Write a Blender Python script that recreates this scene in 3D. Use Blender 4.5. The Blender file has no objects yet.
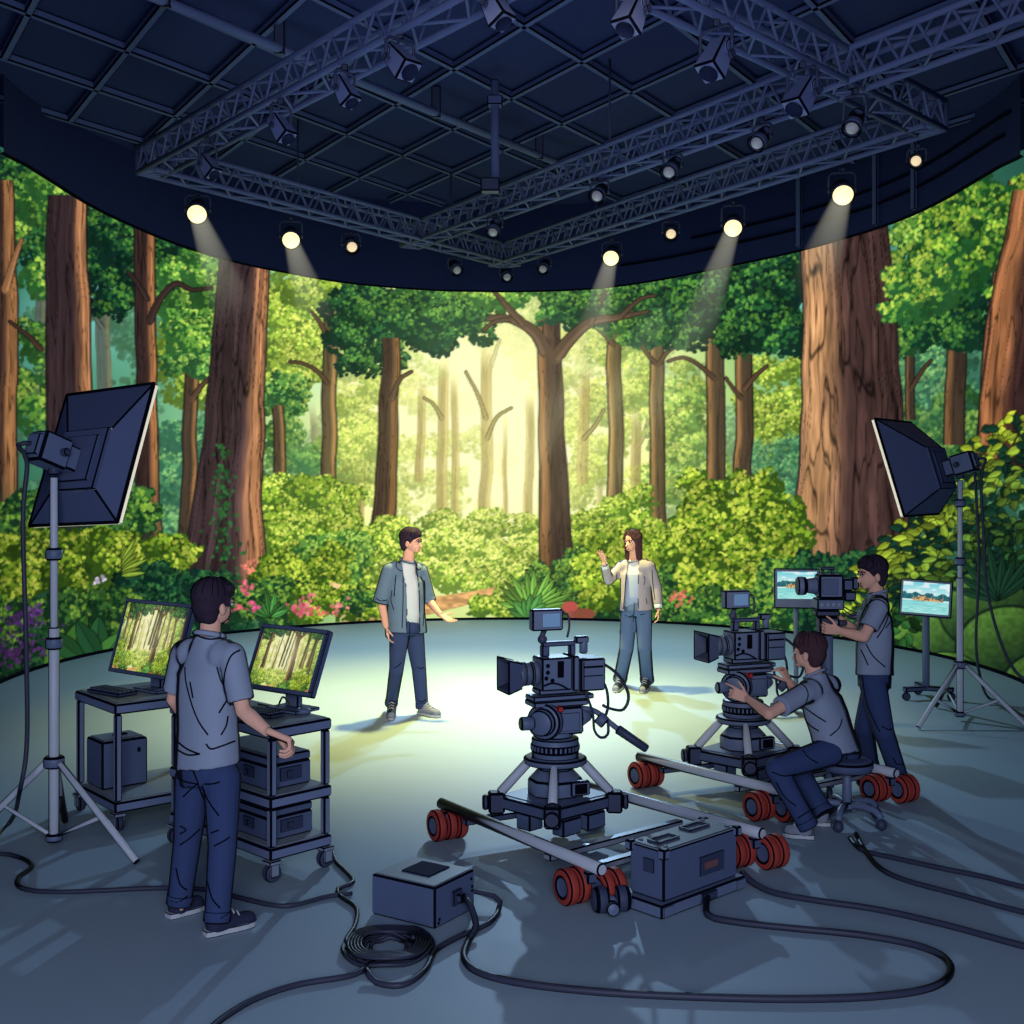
import bpy, math, random
import numpy as np
from mathutils import Vector, Matrix, Quaternion
from mathutils.bvhtree import BVHTree

random.seed(7)
PI = math.pi
COL = bpy.context.scene.collection
V = Vector
UP = V((0, 0, 1))

# ---------------------------------------------------------------- view geometry
FPX, HZ, CX, CH = 1200.0, 480.0, 512.0, 2.2      # focal length and horizon (1024 frame), eye height


def G(px, py, z=0.0):
    """floor (or height z) point seen at a photo position"""
    d = FPX * (CH - z) / (py - HZ)
    return V(((px - CX) * d / FPX, d, z))


def Q(px, py, d):
    """point at depth d seen at a photo position"""
    return V(((px - CX) * d / FPX, d, CH - (py - HZ) * d / FPX))


# ---------------------------------------------------------------- colour and materials
def s2l(c):
    c = np.asarray(c, dtype=np.float64)
    return np.where(c <= 0.04045, c / 12.92, ((c + 0.055) / 1.055) ** 2.4)


def lin(rgb):
    return tuple(float(x) for x in s2l(np.array(rgb) / 255.0))


MATS = {}


def mat(name, rgb, rough=0.6, metal=0.0, rim=0.0, noise=0.06, nscale=6.0, emit=None, estr=0.0, spec=0.3):
    m = bpy.data.materials.new(name)
    m.use_nodes = True
    nt = m.node_tree
    b = nt.nodes['Principled BSDF']
    col = lin(rgb) + (1,)
    b.inputs['Roughness'].default_value = rough
    b.inputs['Metallic'].default_value = metal
    b.inputs['Specular IOR Level'].default_value = spec
    tc = nt.nodes.new('ShaderNodeTexCoord')
    nz = nt.nodes.new('ShaderNodeTexNoise')
    nz.inputs['Scale'].default_value = nscale
    nz.inputs['Detail'].default_value = 3
    nt.links.new(tc.outputs['Object'], nz.inputs['Vector'])
    mr = nt.nodes.new('ShaderNodeMapRange')
    mr.inputs['To Min'].default_value = 1 - noise
    mr.inputs['To Max'].default_value = 1 + noise
    nt.links.new(nz.outputs['Fac'], mr.inputs['Value'])
    mx = nt.nodes.new('ShaderNodeMix')
    mx.data_type = 'RGBA'
    mx.blend_type = 'MULTIPLY'
    mx.inputs[0].default_value = 1
    mx.inputs[6].default_value = col
    nt.links.new(mr.outputs['Result'], mx.inputs[7])
    out = mx.outputs[2]
    if rim > 0:                                   # dark soft edge of rounded forms (like an ink contour)
        lw = nt.nodes.new('ShaderNodeLayerWeight')
        lw.inputs['Blend'].default_value = 0.5
        r = nt.nodes.new('ShaderNodeMapRange')
        r.interpolation_type = 'SMOOTHSTEP'
        r.inputs['From Min'].default_value = 1 - rim - 0.09
        r.inputs['From Max'].default_value = 1 - rim + 0.02
        nt.links.new(lw.outputs['Facing'], r.inputs['Value'])
        m2 = nt.nodes.new('ShaderNodeMix')
        m2.data_type = 'RGBA'
        nt.links.new(r.outputs['Result'], m2.inputs[0])
        nt.links.new(out, m2.inputs[6])
        m2.inputs[7].default_value = (0.002, 0.002, 0.006, 1)
        out = m2.outputs[2]
    nt.links.new(out, b.inputs['Base Color'])
    if emit:
        b.inputs['Emission Color'].default_value = lin(emit) + (1,)
        b.inputs['Emission Strength'].default_value = estr
    MATS[name] = m
    return m


INK = mat('ink', (9, 11, 24), 0.9, noise=0.0, spec=0.05)


def picture_mat(name, strength=1.0):
    m = bpy.data.materials.new(name)
    m.use_nodes = True
    nt = m.node_tree
    for n in list(nt.nodes):
        nt.nodes.remove(n)
    o = nt.nodes.new('ShaderNodeOutputMaterial')
    e = nt.nodes.new('ShaderNodeEmission')
    a = nt.nodes.new('ShaderNodeVertexColor')
    a.layer_name = 'picture'
    e.inputs['Strength'].default_value = strength
    nt.links.new(a.outputs['Color'], e.inputs['Color'])
    nt.links.new(e.outputs['Emission'], o.inputs['Surface'])
    m.cycles.emission_sampling = 'NONE'
    return m


# ---------------------------------------------------------------- mesh builder
def frame(axis, up=UP):
    z = V(axis).normalized()
    x = V(up).cross(z)
    if x.length < 1e-4:
        x = V((1, 0, 0)).cross(z)
        if x.length < 1e-4:
            x = V((0, 1, 0)).cross(z)
    x.normalize()
    y = z.cross(x)
    return x, y, z


def rotz(a):
    return Matrix.Rotation(a, 3, 'Z')


def axes(x, y, z):
    return Matrix((x, y, z)).transposed()


class MB:
    """collects shapes, then links them as ONE mesh object"""

    def __init__(s):
        s.v, s.f, s.m, s.sm = [], [], [], []

    def add(s, vs, fs, mi=0, smooth=False):
        b = len(s.v)
        s.v.extend([tuple(p) for p in vs])
        for k, f in enumerate(fs):
            s.f.append(tuple(b + i for i in f))
            s.m.append(mi[k] if isinstance(mi, (list, tuple)) else mi)
            s.sm.append(smooth)
        return s

    def box(s, c, size, rot=None, ink=0.006, mi=0, ki=1, taper=None):
        """box with dark chamfered edges; taper scales the top face"""
        c = V(c)
        hx, hy, hz = size[0] / 2, size[1] / 2, size[2] / 2
        k = min(ink, hx * .45, hy * .45, hz * .45)
        idx, vs = {}, []
        for sx in (-1, 1):
            for sy in (-1, 1):
                for sz in (-1, 1):
                    for ax in range(3):
                        p = [sx * (hx - k), sy * (hy - k), sz * (hz - k)]
                        p[ax] = (sx * hx, sy * hy, sz * hz)[ax]
                        if taper and sz > 0:
                            p[0] *= taper
                            p[1] *= taper
                        idx[(sx, sy, sz, ax)] = len(vs)
                        p = V(p)
                        vs.append(c + (rot @ p if rot else p))
        fs, ms = [], []
        for ax in range(3):
            a, b = (ax + 1) % 3, (ax + 2) % 3
            for sg in (-1, 1):
                q = []
                for (u, w) in ((-1, -1), (1, -1), (1, 1), (-1, 1)):
                    t = [0, 0, 0]
                    t[ax], t[a], t[b] = sg, u, w
                    q.append(idx[(t[0], t[1], t[2], ax)])
                fs.append(q if sg > 0 else q[::-1])
                ms.append(mi)
            for u in (-1, 1):                      # edges along ax
                for w in (-1, 1):
                    def I(t_ax, face):
                        t = [0, 0, 0]
                        t[ax], t[a], t[b] = t_ax, u, w
                        return idx[(t[0], t[1], t[2], face)]
                    q = [I(-1, a), I(1, a), I(1, b), I(-1, b)]
                    fs.append(q if u * w > 0 else q[::-1])
                    ms.append(ki)
        for sx in (-1, 1):
            for sy in (-1, 1):
                for sz in (-1, 1):
                    q = [idx[(sx, sy, sz, a)] for a in range(3)]
                    fs.append(q if sx * sy * sz > 0 else q[::-1])
                    ms.append(ki)
        return s.add(vs, fs, ms)

    def cyl(s, p0, p1, r0, r1=None, n=16, mi=0, ki=1, ink=0.005, caps=True, up=UP):
        r1 = r0 if r1 is None else r1
        p0, p1 = V(p0), V(p1)
        L = (p1 - p0).length
        if L < 1e-6:
            return s
        x, y, z = frame(p1 - p0, up)
        k = min(ink, L * .3, r0 * .5, r1 * .5) if ink else 0
        rings = [(0, r0 - k), (k, r0), (L - k, r1), (L, r1 - k)] if k else [(0, r0), (L, r1)]
        vs, fs, ms = [], [], []
        for (t, r) in rings:
            for i in range(n):
                a = 2 * PI * i / n
                vs.append(p0 + z * t + (x * math.cos(a) + y * math.sin(a)) * r)
        for j in range(len(rings) - 1):
            for i in range(n):
                i2 = (i + 1) % n
                fs.append((j * n + i, j * n + i2, (j + 1) * n + i2, (j + 1) * n + i))
                ms.append(ki if k and j in (0, 2) else mi)
        b = len(s.f)
        s.add(vs, fs, ms, True)
        if caps:
            o = len(s.v) - len(vs)
            s.f.append(tuple(o + i for i in range(n))[::-1]); s.m.append(mi); s.sm.append(False)
            e = o + (len(rings) - 1) * n
            s.f.append(tuple(e + i for i in range(n))); s.m.append(mi); s.sm.append(False)
        return s

    def lathe(s, prof, org, axis=UP, n=20, mi=0, up=UP):
        """prof: list of (r, t[, material]) along the axis"""
        x, y, z = frame(axis, up)
        org = V(org)
        vs, fs, ms = [], [], []
        for p in prof:
            for i in range(n):
                a = 2 * PI * i / n
                vs.append(org + z * p[1] + (x * math.cos(a) + y * math.sin(a)) * max(p[0], 1e-5))
        for j in range(len(prof) - 1):
            mm = prof[j + 1][2] if len(prof[j + 1]) > 2 else mi
            for i in range(n):
                i2 = (i + 1) % n
                fs.append((j * n + i, j * n + i2, (j + 1) * n + i2, (j + 1) * n + i))
                ms.append(mm)
        return s.add(vs, fs, ms, True)

    def tube(s, pts, r, n=8, mi=0, cap=True, r1=None):
        pts = [V(p) for p in pts]
        vs, fs = [], []
        N = len(pts)
        prev = None
        for i, p in enumerate(pts):
            t = (pts[min(i + 1, N - 1)] - pts[max(i - 1, 0)])
            if t.length < 1e-9:
                t = V((0, 0, 1))
            t.normalize()
            if prev is None:
                x, y, _ = frame(t)
            else:
                x = prev - t * prev.dot(t)
                if x.length < 1e-6:
                    x, _, _ = frame(t)
                x.normalize()
                y = t.cross(x)
            prev = x
            rr = r if r1 is None else r + (r1 - r) * i / (N - 1)
            for k in range(n):
                a = 2 * PI * k / n
                vs.append(p + (x * math.cos(a) + y * math.sin(a)) * rr)
        for i in range(N - 1):
            for k in range(n):
                k2 = (k + 1) % n
                fs.append((i * n + k, i * n + k2, (i + 1) * n + k2, (i + 1) * n + k))
        if cap:
            fs.append(tuple(range(n))[::-1])
            fs.append(tuple((N - 1) * n + k for k in range(n)))
        return s.add(vs, fs, mi, True)

    def ball(s, c, r, rot=None, nu=14, nv=9, mi=0):
        c = V(c)
        r = (r, r, r) if isinstance(r, (int, float)) else r
        vs, fs = [], []
        for j in range(nv + 1):
            ph = PI * j / nv
            for i in range(nu):
                a = 2 * PI * i / nu
                p = V((r[0] * math.sin(ph) * math.cos(a), r[1] * math.sin(ph) * math.sin(a), r[2] * math.cos(ph)))
                if j in (0, nv):
                    p = V((0, 0, r[2] if j == 0 else -r[2]))
                vs.append(c + (rot @ p if rot else p))
        # poles as single fan points
        vv = [vs[0]] + vs[nu:nu * nv] + [vs[-1]]
        for i in range(nu):
            i2 = (i + 1) % nu
            fs.append((0, 1 + i, 1 + i2))
            e = 1 + (nv - 2) * nu
            fs.append((len(vv) - 1, e + i2, e + i))
            for j in range(nv - 2):
                a = 1 + j * nu
                fs.append((a + i, a + nu + i, a + nu + i2, a + i2))
        return s.add(vv, fs, mi, True)

    def rcone(s, p0, p1, r0, r1, n=14):
        """closed tapered capsule, for fusing"""
        s.ball(p0, r0, nu=n, nv=8)
        s.ball(p1, r1, nu=n, nv=8)
        s.cyl(p0, p1, r0, r1, n=n, ink=0)
        return s

    def loft(s, rings, n=24, mi=0, smooth=True):
        """rings: (centre, half vector a, half vector b), closed ends"""
        vs, fs = [], []
        for (c, a, b) in rings:
            for i in range(n):
                t = 2 * PI * i / n
                ct, st = math.cos(t), math.sin(t)
                # slightly squared ellipse
                e = 0.85
                ct = math.copysign(abs(ct) ** e, ct)
                st = math.copysign(abs(st) ** e, st)
                vs.append(V(c) + V(a) * ct + V(b) * st)
        for j in range(len(rings) - 1):
            for i in range(n):
                i2 = (i + 1) % n
                fs.append((j * n + i, j * n + i2, (j + 1) * n + i2, (j + 1) * n + i))
        fs.append(tuple(range(n))[::-1])
        fs.append(tuple((len(rings) - 1) * n + k for k in range(n)))
        return s.add(vs, fs, mi, smooth)

    def prism(s, poly, org, ux, uy, uz, ink=0.005, mi=0, ki=1):
        """polygon in (ux,uy) extruded along uz (vector with length), dark rims at both ends"""
        org, ux, uy, uz = V(org), V(ux), V(uy), V(uz)
        n = len(poly)
        cx = sum(p[0] for p in poly) / n
        cy = sum(p[1] for p in poly) / n
        L = uz.length
        w = uz.normalized()
        k = min(ink, L * .3)

        def ring(t, inset):
            out = []
            for (x, y) in poly:
                dx, dy = x - cx, y - cy
                q = max(1e-6, math.hypot(dx, dy))
                f = max(0.2, (q - inset) / q)
                out.append(org + ux * (cx + dx * f) + uy * (cy + dy * f) + w * t)
            return out
        vs = ring(0, k) + ring(k, 0) + ring(L - k, 0) + ring(L, k)
        fs, ms = [], []
        for j in range(3):
            for i in range(n):
                i2 = (i + 1) % n
                fs.append((j * n + i, j * n + i2, (j + 1) * n + i2, (j + 1) * n + i))
                ms.append(ki if j != 1 else mi)
        fs.append(tuple(range(n))[::-1]); ms.append(mi)
        fs.append(tuple(3 * n + i for i in range(n))); ms.append(mi)
        return s.add(vs, fs, ms)

    def build(s, name, mats, parent=None, off=None, **props):
        me = bpy.data.meshes.new(name)
        vs = s.v if off is None else [(p[0] - off[0], p[1] - off[1], p[2] - off[2]) for p in s.v]
        me.from_pydata(vs, [], s.f)
        mats = mats if isinstance(mats, (list, tuple)) else [mats, INK]
        for m in mats:
            me.materials.append(m)
        me.polygons.foreach_set('material_index', s.m)
        me.polygons.foreach_set('use_smooth', s.sm)
        me.update()
        o = bpy.data.objects.new(name, me)
        COL.objects.link(o)
        if parent:
            o.parent = parent
        for k, v in props.items():
            o[k] = v
        return o


def tag(o, label, cat, group=None, kind=None):
    o['label'] = label
    o['category'] = cat
    if group:
        o['group'] = group
    if kind:
        o['kind'] = kind
    return o


def thing(name, label, cat, loc=(0, 0, 0), rz=0.0, group=None):
    o = bpy.data.objects.new(name, None)
    o.empty_display_size = 0.1
    COL.objects.link(o)
    o.location = loc
    o.rotation_euler = (0, 0, rz)
    return tag(o, label, cat, group)


def struct(mb, name, mats, **k):
    o = mb.build(name, mats, **k)
    o['kind'] = 'structure'
    return o


def copy_tree(o, parent=None):
    c = o.copy()
    COL.objects.link(c)
    if parent:
        c.parent = parent
    for ch in list(o.children):
        copy_tree(ch, c)
    return c


def smooth_path(pts, step=0.03, closed=False):
    """Catmull-Rom through the points"""
    pts = [V(p) for p in pts]
    out = []
    N = len(pts)
    for i in range(N - 1):
        p0, p1, p2, p3 = pts[max(i - 1, 0)], pts[i], pts[i + 1], pts[min(i + 2, N - 1)]
        k = max(2, int((p2 - p1).length / step))
        for j in range(k):
            t = j / k
            out.append(0.5 * ((2 * p1) + (p2 - p0) * t + (2 * p0 - 5 * p1 + 4 * p2 - p3) * t * t + (3 * p1 - p0 - 3 * p2 + p3) * t ** 3))
    out.append(pts[-1])
    return out


# palette ---------------------------------------------------------------------
NAVY = mat('navy_metal', (104, 118, 148), 0.5, rim=0.0)
NAVY_D = mat('dark_navy_metal', (80, 92, 122), 0.5)
NAVY_R = mat('navy_round_metal', (100, 114, 144), 0.45, rim=0.32)
BLK_R = mat('black_round', (58, 66, 92), 0.5, rim=0.35)
BLK = mat('black_matte', (60, 68, 94), 0.6)
GREY = mat('grey_metal', (134, 146, 164), 0.5)
STEEL = mat('brushed_steel', (192, 200, 212), 0.4, rim=0.45)
STEELF = mat('flat_steel', (150, 160, 174), 0.4, metal=0.2)
RED = mat('red_rubber', (168, 62, 52), 0.6, rim=0.0)
REDL = mat('red_button', (190, 50, 48), 0.5)
CABLE = mat('black_cable', (54, 58, 78), 0.5, rim=0.5)
GLASS = mat('dark_glass', (30, 38, 66), 0.8, spec=0.05)
TRUSS = mat('truss_metal', (96, 108, 146), 0.8, spec=.08)
# ================================================================ the picture on the curved LED wall
class Canvas:
    def __init__(s, x0, y0, x1, y1, S):
        s.x0, s.y0, s.x1, s.y1, s.S = x0, y0, x1, y1, S
        s.W, s.H = int((x1 - x0) * S), int((y1 - y0) * S)
        s.a = np.zeros((s.H, s.W, 3), np.float32)
        s.X, s.Y = np.meshgrid(x0 + (np.arange(s.W) + .5) / S, y0 + (np.arange(s.H) + .5) / S)
        s.X = s.X.astype(np.float32)
        s.Y = s.Y.astype(np.float32)

    def blend(s, alpha, col):
        s.a += (np.asarray(col, np.float32) - s.a) * alpha[..., None]

    def stamp(s, mask, x, y, col, alpha=1.0):
        h, w = mask.shape
        cx = int((x - s.x0) * s.S - w / 2)
        cy = int((y - s.y0) * s.S - h / 2)
        a0, b0 = max(0, -cx), max(0, -cy)
        a1, b1 = min(w, s.W - cx), min(h, s.H - cy)
        if a1 <= a0 or b1 <= b0:
            return
        v = s.a[cy + b0:cy + b1, cx + a0:cx + a1]
        m = mask[b0:b1, a0:a1, None] * alpha
        v += (col - v) * m

    def sample(s, px, py):
        fx = np.clip((px - s.x0) * s.S - .5, 0, s.W - 1.001)
        fy = np.clip((py - s.y0) * s.S - .5, 0, s.H - 1.001)
        ix, iy = fx.astype(int), fy.astype(int)
        ax, ay = (fx - ix)[..., None], (fy - iy)[..., None]
        a = s.a
        return (a[iy, ix] * (1 - ax) + a[iy, ix + 1] * ax) * (1 - ay) + (a[iy + 1, ix] * (1 - ax) + a[iy + 1, ix + 1] * ax) * ay


RG = np.random.RandomState(5)
NT = RG.rand(256, 256).astype(np.float32)


def vnoise(x, y):
    xi, yi = np.floor(x).astype(int), np.floor(y).astype(int)
    fx, fy = x - xi, y - yi
    fx, fy = fx * fx * (3 - 2 * fx), fy * fy * (3 - 2 * fy)
    a, b = NT[yi % 256, xi % 256], NT[yi % 256, (xi + 1) % 256]
    c, d = NT[(yi + 1) % 256, xi % 256], NT[(yi + 1) % 256, (xi + 1) % 256]
    return (a * (1 - fx) + b * fx) * (1 - fy) + (c * (1 - fx) + d * fx) * fy


def sstep(a, b, x):
    t = np.clip((x - a) / (b - a), 0, 1)
    return t * t * (3 - 2 * t)


PS = 1.4
CV = Canvas(-44, 140, 1068, 712, PS)
LEAF = {}


def leaf_masks(r):
    """scalloped leaf tufts of radius r (photo px)"""
    key = round(r * 2) / 2
    if key not in LEAF:
        out = []
        R = key * PS
        n = int(R * 2 + 4)
        yy, xx = np.mgrid[0:n, 0:n] + .5
        for _ in range(7):
            m = np.zeros((n, n), np.float32)
            for k in range(5):
                a = RG.rand() * 6.283
                q = R * .45 * RG.rand() ** .5
                lr = R * (.38 + .2 * RG.rand())
                el = .65 + .35 * RG.rand()
                th = RG.rand() * 3.14
                dx, dy = xx - n / 2 - q * math.cos(a), yy - n / 2 - q * math.sin(a)
                u, v = dx * math.cos(th) + dy * math.sin(th), -dx * math.sin(th) + dy * math.cos(th)
                m = np.maximum(m, np.clip(lr - np.sqrt(u * u + (v / el) ** 2) + .5, 0, 1))
            out.append(m)
        LEAF[key] = out
    return LEAF[key]


GLOW = np.array((492., 430.))


def tint(c, k=.09):
    c = np.asarray(c, np.float32)
    return np.clip(c * (1 + (RG.rand() - .5) * 2 * k) + (RG.rand(3) - .5) * 8, 0, 255)


def clump(cx, cy, rx, ry, leaf, dark, mid, light, n=None, alpha=1.0, L=None):
    leaf = max(1.6, leaf * .74)
    if L is None:
        L = np.array((GLOW[0] - cx, -140. - abs(GLOW[0] - cx) * .25))
        L = L / np.linalg.norm(L)
    n = n or int(max(14, rx * ry / (leaf * leaf) * 1.5))
    ph = RG.rand(4) * 6.28

    def pts(k):
        a = RG.rand(k) * 6.283
        q = np.sqrt(RG.rand(k)) * (.82 + .14 * np.sin(3 * a + ph[0]) + .1 * np.sin(5 * a + ph[1]))
        return np.stack([np.cos(a) * q, np.sin(a) * q], 1)
    for p in pts(n):
        CV.stamp(random.choice(leaf_masks(leaf * 1.35)), cx + p[0] * rx, cy + p[1] * ry, tint(np.asarray(dark) * .86), alpha)
    P = pts(int(n * 1.1))
    lit = P @ L + (RG.rand(len(P)) - .5) * .7
    for p, l in zip(P, lit):
        if l > -.02:
            CV.stamp(random.choice(leaf_masks(leaf)), cx + p[0] * rx, cy + p[1] * ry, tint(mid), alpha * .92)
    P = pts(int(n * 1.0))
    lit = P @ L + (RG.rand(len(P)) - .5) * .55
    for p, l in zip(P, lit):
        if l > .36:
            CV.stamp(random.choice(leaf_masks(leaf * .8)), cx + p[0] * rx, cy + p[1] * ry, tint(light), alpha * .95)


def foliage(x0, y0, x1, y1, k, size, leaf, dark, mid, light, alpha=1.0, shape=None):
    """k tufts spread over an area, back to front"""
    ps = []
    for i in range(k):
        u, v = RG.rand(), RG.rand()
        ps.append((x0 + (x1 - x0) * u, y0 + (y1 - y0) * v))
    ps.sort(key=lambda p: p[1])
    for (x, y) in ps:
        s = size * (.7 + .6 * RG.rand())
        j = RG.rand() * .3 - .15
        f = lambda c: np.clip(np.asarray(c, np.float32) * (1 + j), 0, 255)
        clump(x, y, s * 1.15, s * .85, leaf, f(dark), f(mid), f(light), alpha=alpha)


def haze(k, cx=492, cy=430, sx=190, sy=170, col=(252, 247, 176)):
    al = k * np.exp(-((CV.X - cx) / sx) ** 2 - ((CV.Y - cy) / sy) ** 2)
    CV.blend(np.clip(al, 0, 1), col)


def trunk(pts, light, dark, side=1, bark=1.0, lines=3.5, alpha=1.0, outline=True, edge=.35, flare=0, ridges=False, ymin=None, fade=0):
    """pts: (centre x, y, width) from the top down"""
    pts = np.array(pts, np.float32)
    y0, y1 = pts[0, 1], pts[-1, 1]
    W = pts[:, 2].max() * (1 + flare) / 2 + 6
    ix0 = max(0, int((pts[:, 0].min() - W - CV.x0) * PS)); ix1 = min(CV.W, int((pts[:, 0].max() + W - CV.x0) * PS))
    iy0 = max(0, int((y0 - CV.y0) * PS)); iy1 = min(CV.H, int((y1 - CV.y0) * PS))
    if ix1 <= ix0 or iy1 <= iy0:
        return
    X, Y = CV.X[iy0:iy1, ix0:ix1], CV.Y[iy0:iy1, ix0:ix1]
    yr = Y[:, 0]
    c = np.interp(yr, pts[:, 1], pts[:, 0])[:, None] + (vnoise(yr * .03 + pts[0, 0], yr * 0 + 3) - .5)[:, None] * 3
    w = np.interp(yr, pts[:, 1], pts[:, 2])[:, None] / 2
    t = ((yr - y0) / (y1 - y0))[:, None]
    w = w * (1 + flare * t ** 7)
    s = (X - c) / w
    if fade:
        alpha = alpha * sstep(y0, y0 + fade, Y)
    if ymin is not None:
        alpha = alpha * (Y > ymin)
    al = np.clip((1 - np.abs(s)) * w * PS + .5, 0, 1) * alpha
    a = np.arcsin(np.clip(s, -1, 1)) / (PI / 2)
    lit = sstep(1 - 2 * edge - .25, 1 - 2 * edge + .35, s * side)
    lit = lit * (.75 + .5 * vnoise(a * 3 + 9, Y * .02))
    rimd = sstep(.86, 1.0, s * side) * .35
    n1 = vnoise(a * lines * 2.4 + pts[0, 0] + vnoise(a * 2, Y * .015) * .9, Y * .014)
    n2 = vnoise(a * lines * 6 + pts[0, 0], Y * .06 + 50)
    col = np.asarray(dark, np.float32) + (np.asarray(light, np.float32) - np.asarray(dark, np.float32)) * np.clip(lit - rimd, 0, 1)[..., None]
    k = 1 + bark * ((n1 - .5) * .45 + (n2 - .5) * .3)
    ln = np.abs(n1 - .5)
    k = k * (1 - bark * .5 * sstep(.055, .0, ln))
    if ridges:
        n3 = vnoise(a * 7.5 + 20 + .9 * vnoise(a * 3, Y * .012), Y * .0095)
        k = k * (1 - .55 * sstep(.04, 0, np.abs(n3 - .5))) * (1 + .25 * sstep(.06, .16, n3 - .5))
    col = np.clip(col * k[..., None], 0, 255)
    v = CV.a[iy0:iy1, ix0:ix1]
    v += (col - v) * al[..., None]
    if outline:
        o = np.clip(1.3 - np.abs((np.abs(s) - 1) * w) * 1.0, 0, 1) * alpha * .8
        v += (np.array((22, 18, 24), np.float32) - v) * o[..., None]


def disc(r):
    n = int(r * 2 * PS + 4)
    yy, xx = np.mgrid[0:n, 0:n] + .5
    return np.clip(r * PS - np.hypot(xx - n / 2, yy - n / 2) + .5, 0, 1).astype(np.float32)


def branch(pts, w0, w1, col, alpha=1.0):
    P = smooth_path([V((p[0], p[1], 0)) for p in pts], .7)
    N = len(P)
    col = np.asarray(col, np.float32)
    for ps, (dw, c, k) in enumerate(((1.5, col * .35, .8), (0, col, 1.0), (-.5, np.clip(col * 1.35, 0, 255), .8))):
        for i, p in enumerate(P):
            w = w0 + (w1 - w0) * i / N
            if ps == 2:
                if w < 4:
                    continue
                q = P[min(i + 1, N - 1)] - P[max(i - 1, 0)]
                n = V((-q.y, q.x, 0)).normalized() if q.length > 0 else V((0, 1, 0))
                if n.y < 0:
                    n = -n
                CV.stamp(disc(w * .16), p.x + n.x * w * .22, p.y + n.y * w * .22, c, alpha * .5)
            elif ps == 0 and i < w0 * .8:
                continue
            else:
                CV.stamp(disc(max(.5, (w + dw) / 2)), p.x, p.y, c, alpha * k)


def big_leaf(x, y, L, wd, ang, col, alpha=1.0, vein=True):
    n = int((L * 2 + 8) * PS)
    yy, xx = np.mgrid[0:n, 0:n] + .5
    dx, dy = (xx - n / 2) / PS, (yy - n / 2) / PS
    u, v = dx * math.cos(ang) + dy * math.sin(ang), -dx * math.sin(ang) + dy * math.cos(ang)
    t = np.clip(u / L, 0, 1)
    hw = wd * np.sin(PI * t ** .8) ** .8 + .01
    m = np.clip((hw - np.abs(v)) * PS + .3, 0, 1) * (u > 0) * (u < L)
    if m.sum() < 1:
        return
    col = np.asarray(col, np.float32)
    CV.stamp(np.clip((hw + 1.1 - np.abs(v)) * PS, 0, 1).astype(np.float32) * (u > -1) * (u < L + 1), x, y, col * .25, alpha * .8)
    CV.stamp(m.astype(np.float32), x, y, col, alpha)
    CV.stamp((m * (v < 0)).astype(np.float32), x, y, np.clip(col * 1.28, 0, 255), alpha * .7)
    if vein:
        CV.stamp((m * np.clip(.9 - np.abs(v), 0, 1)).astype(np.float32), x, y, col * .5, alpha * .8)


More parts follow.
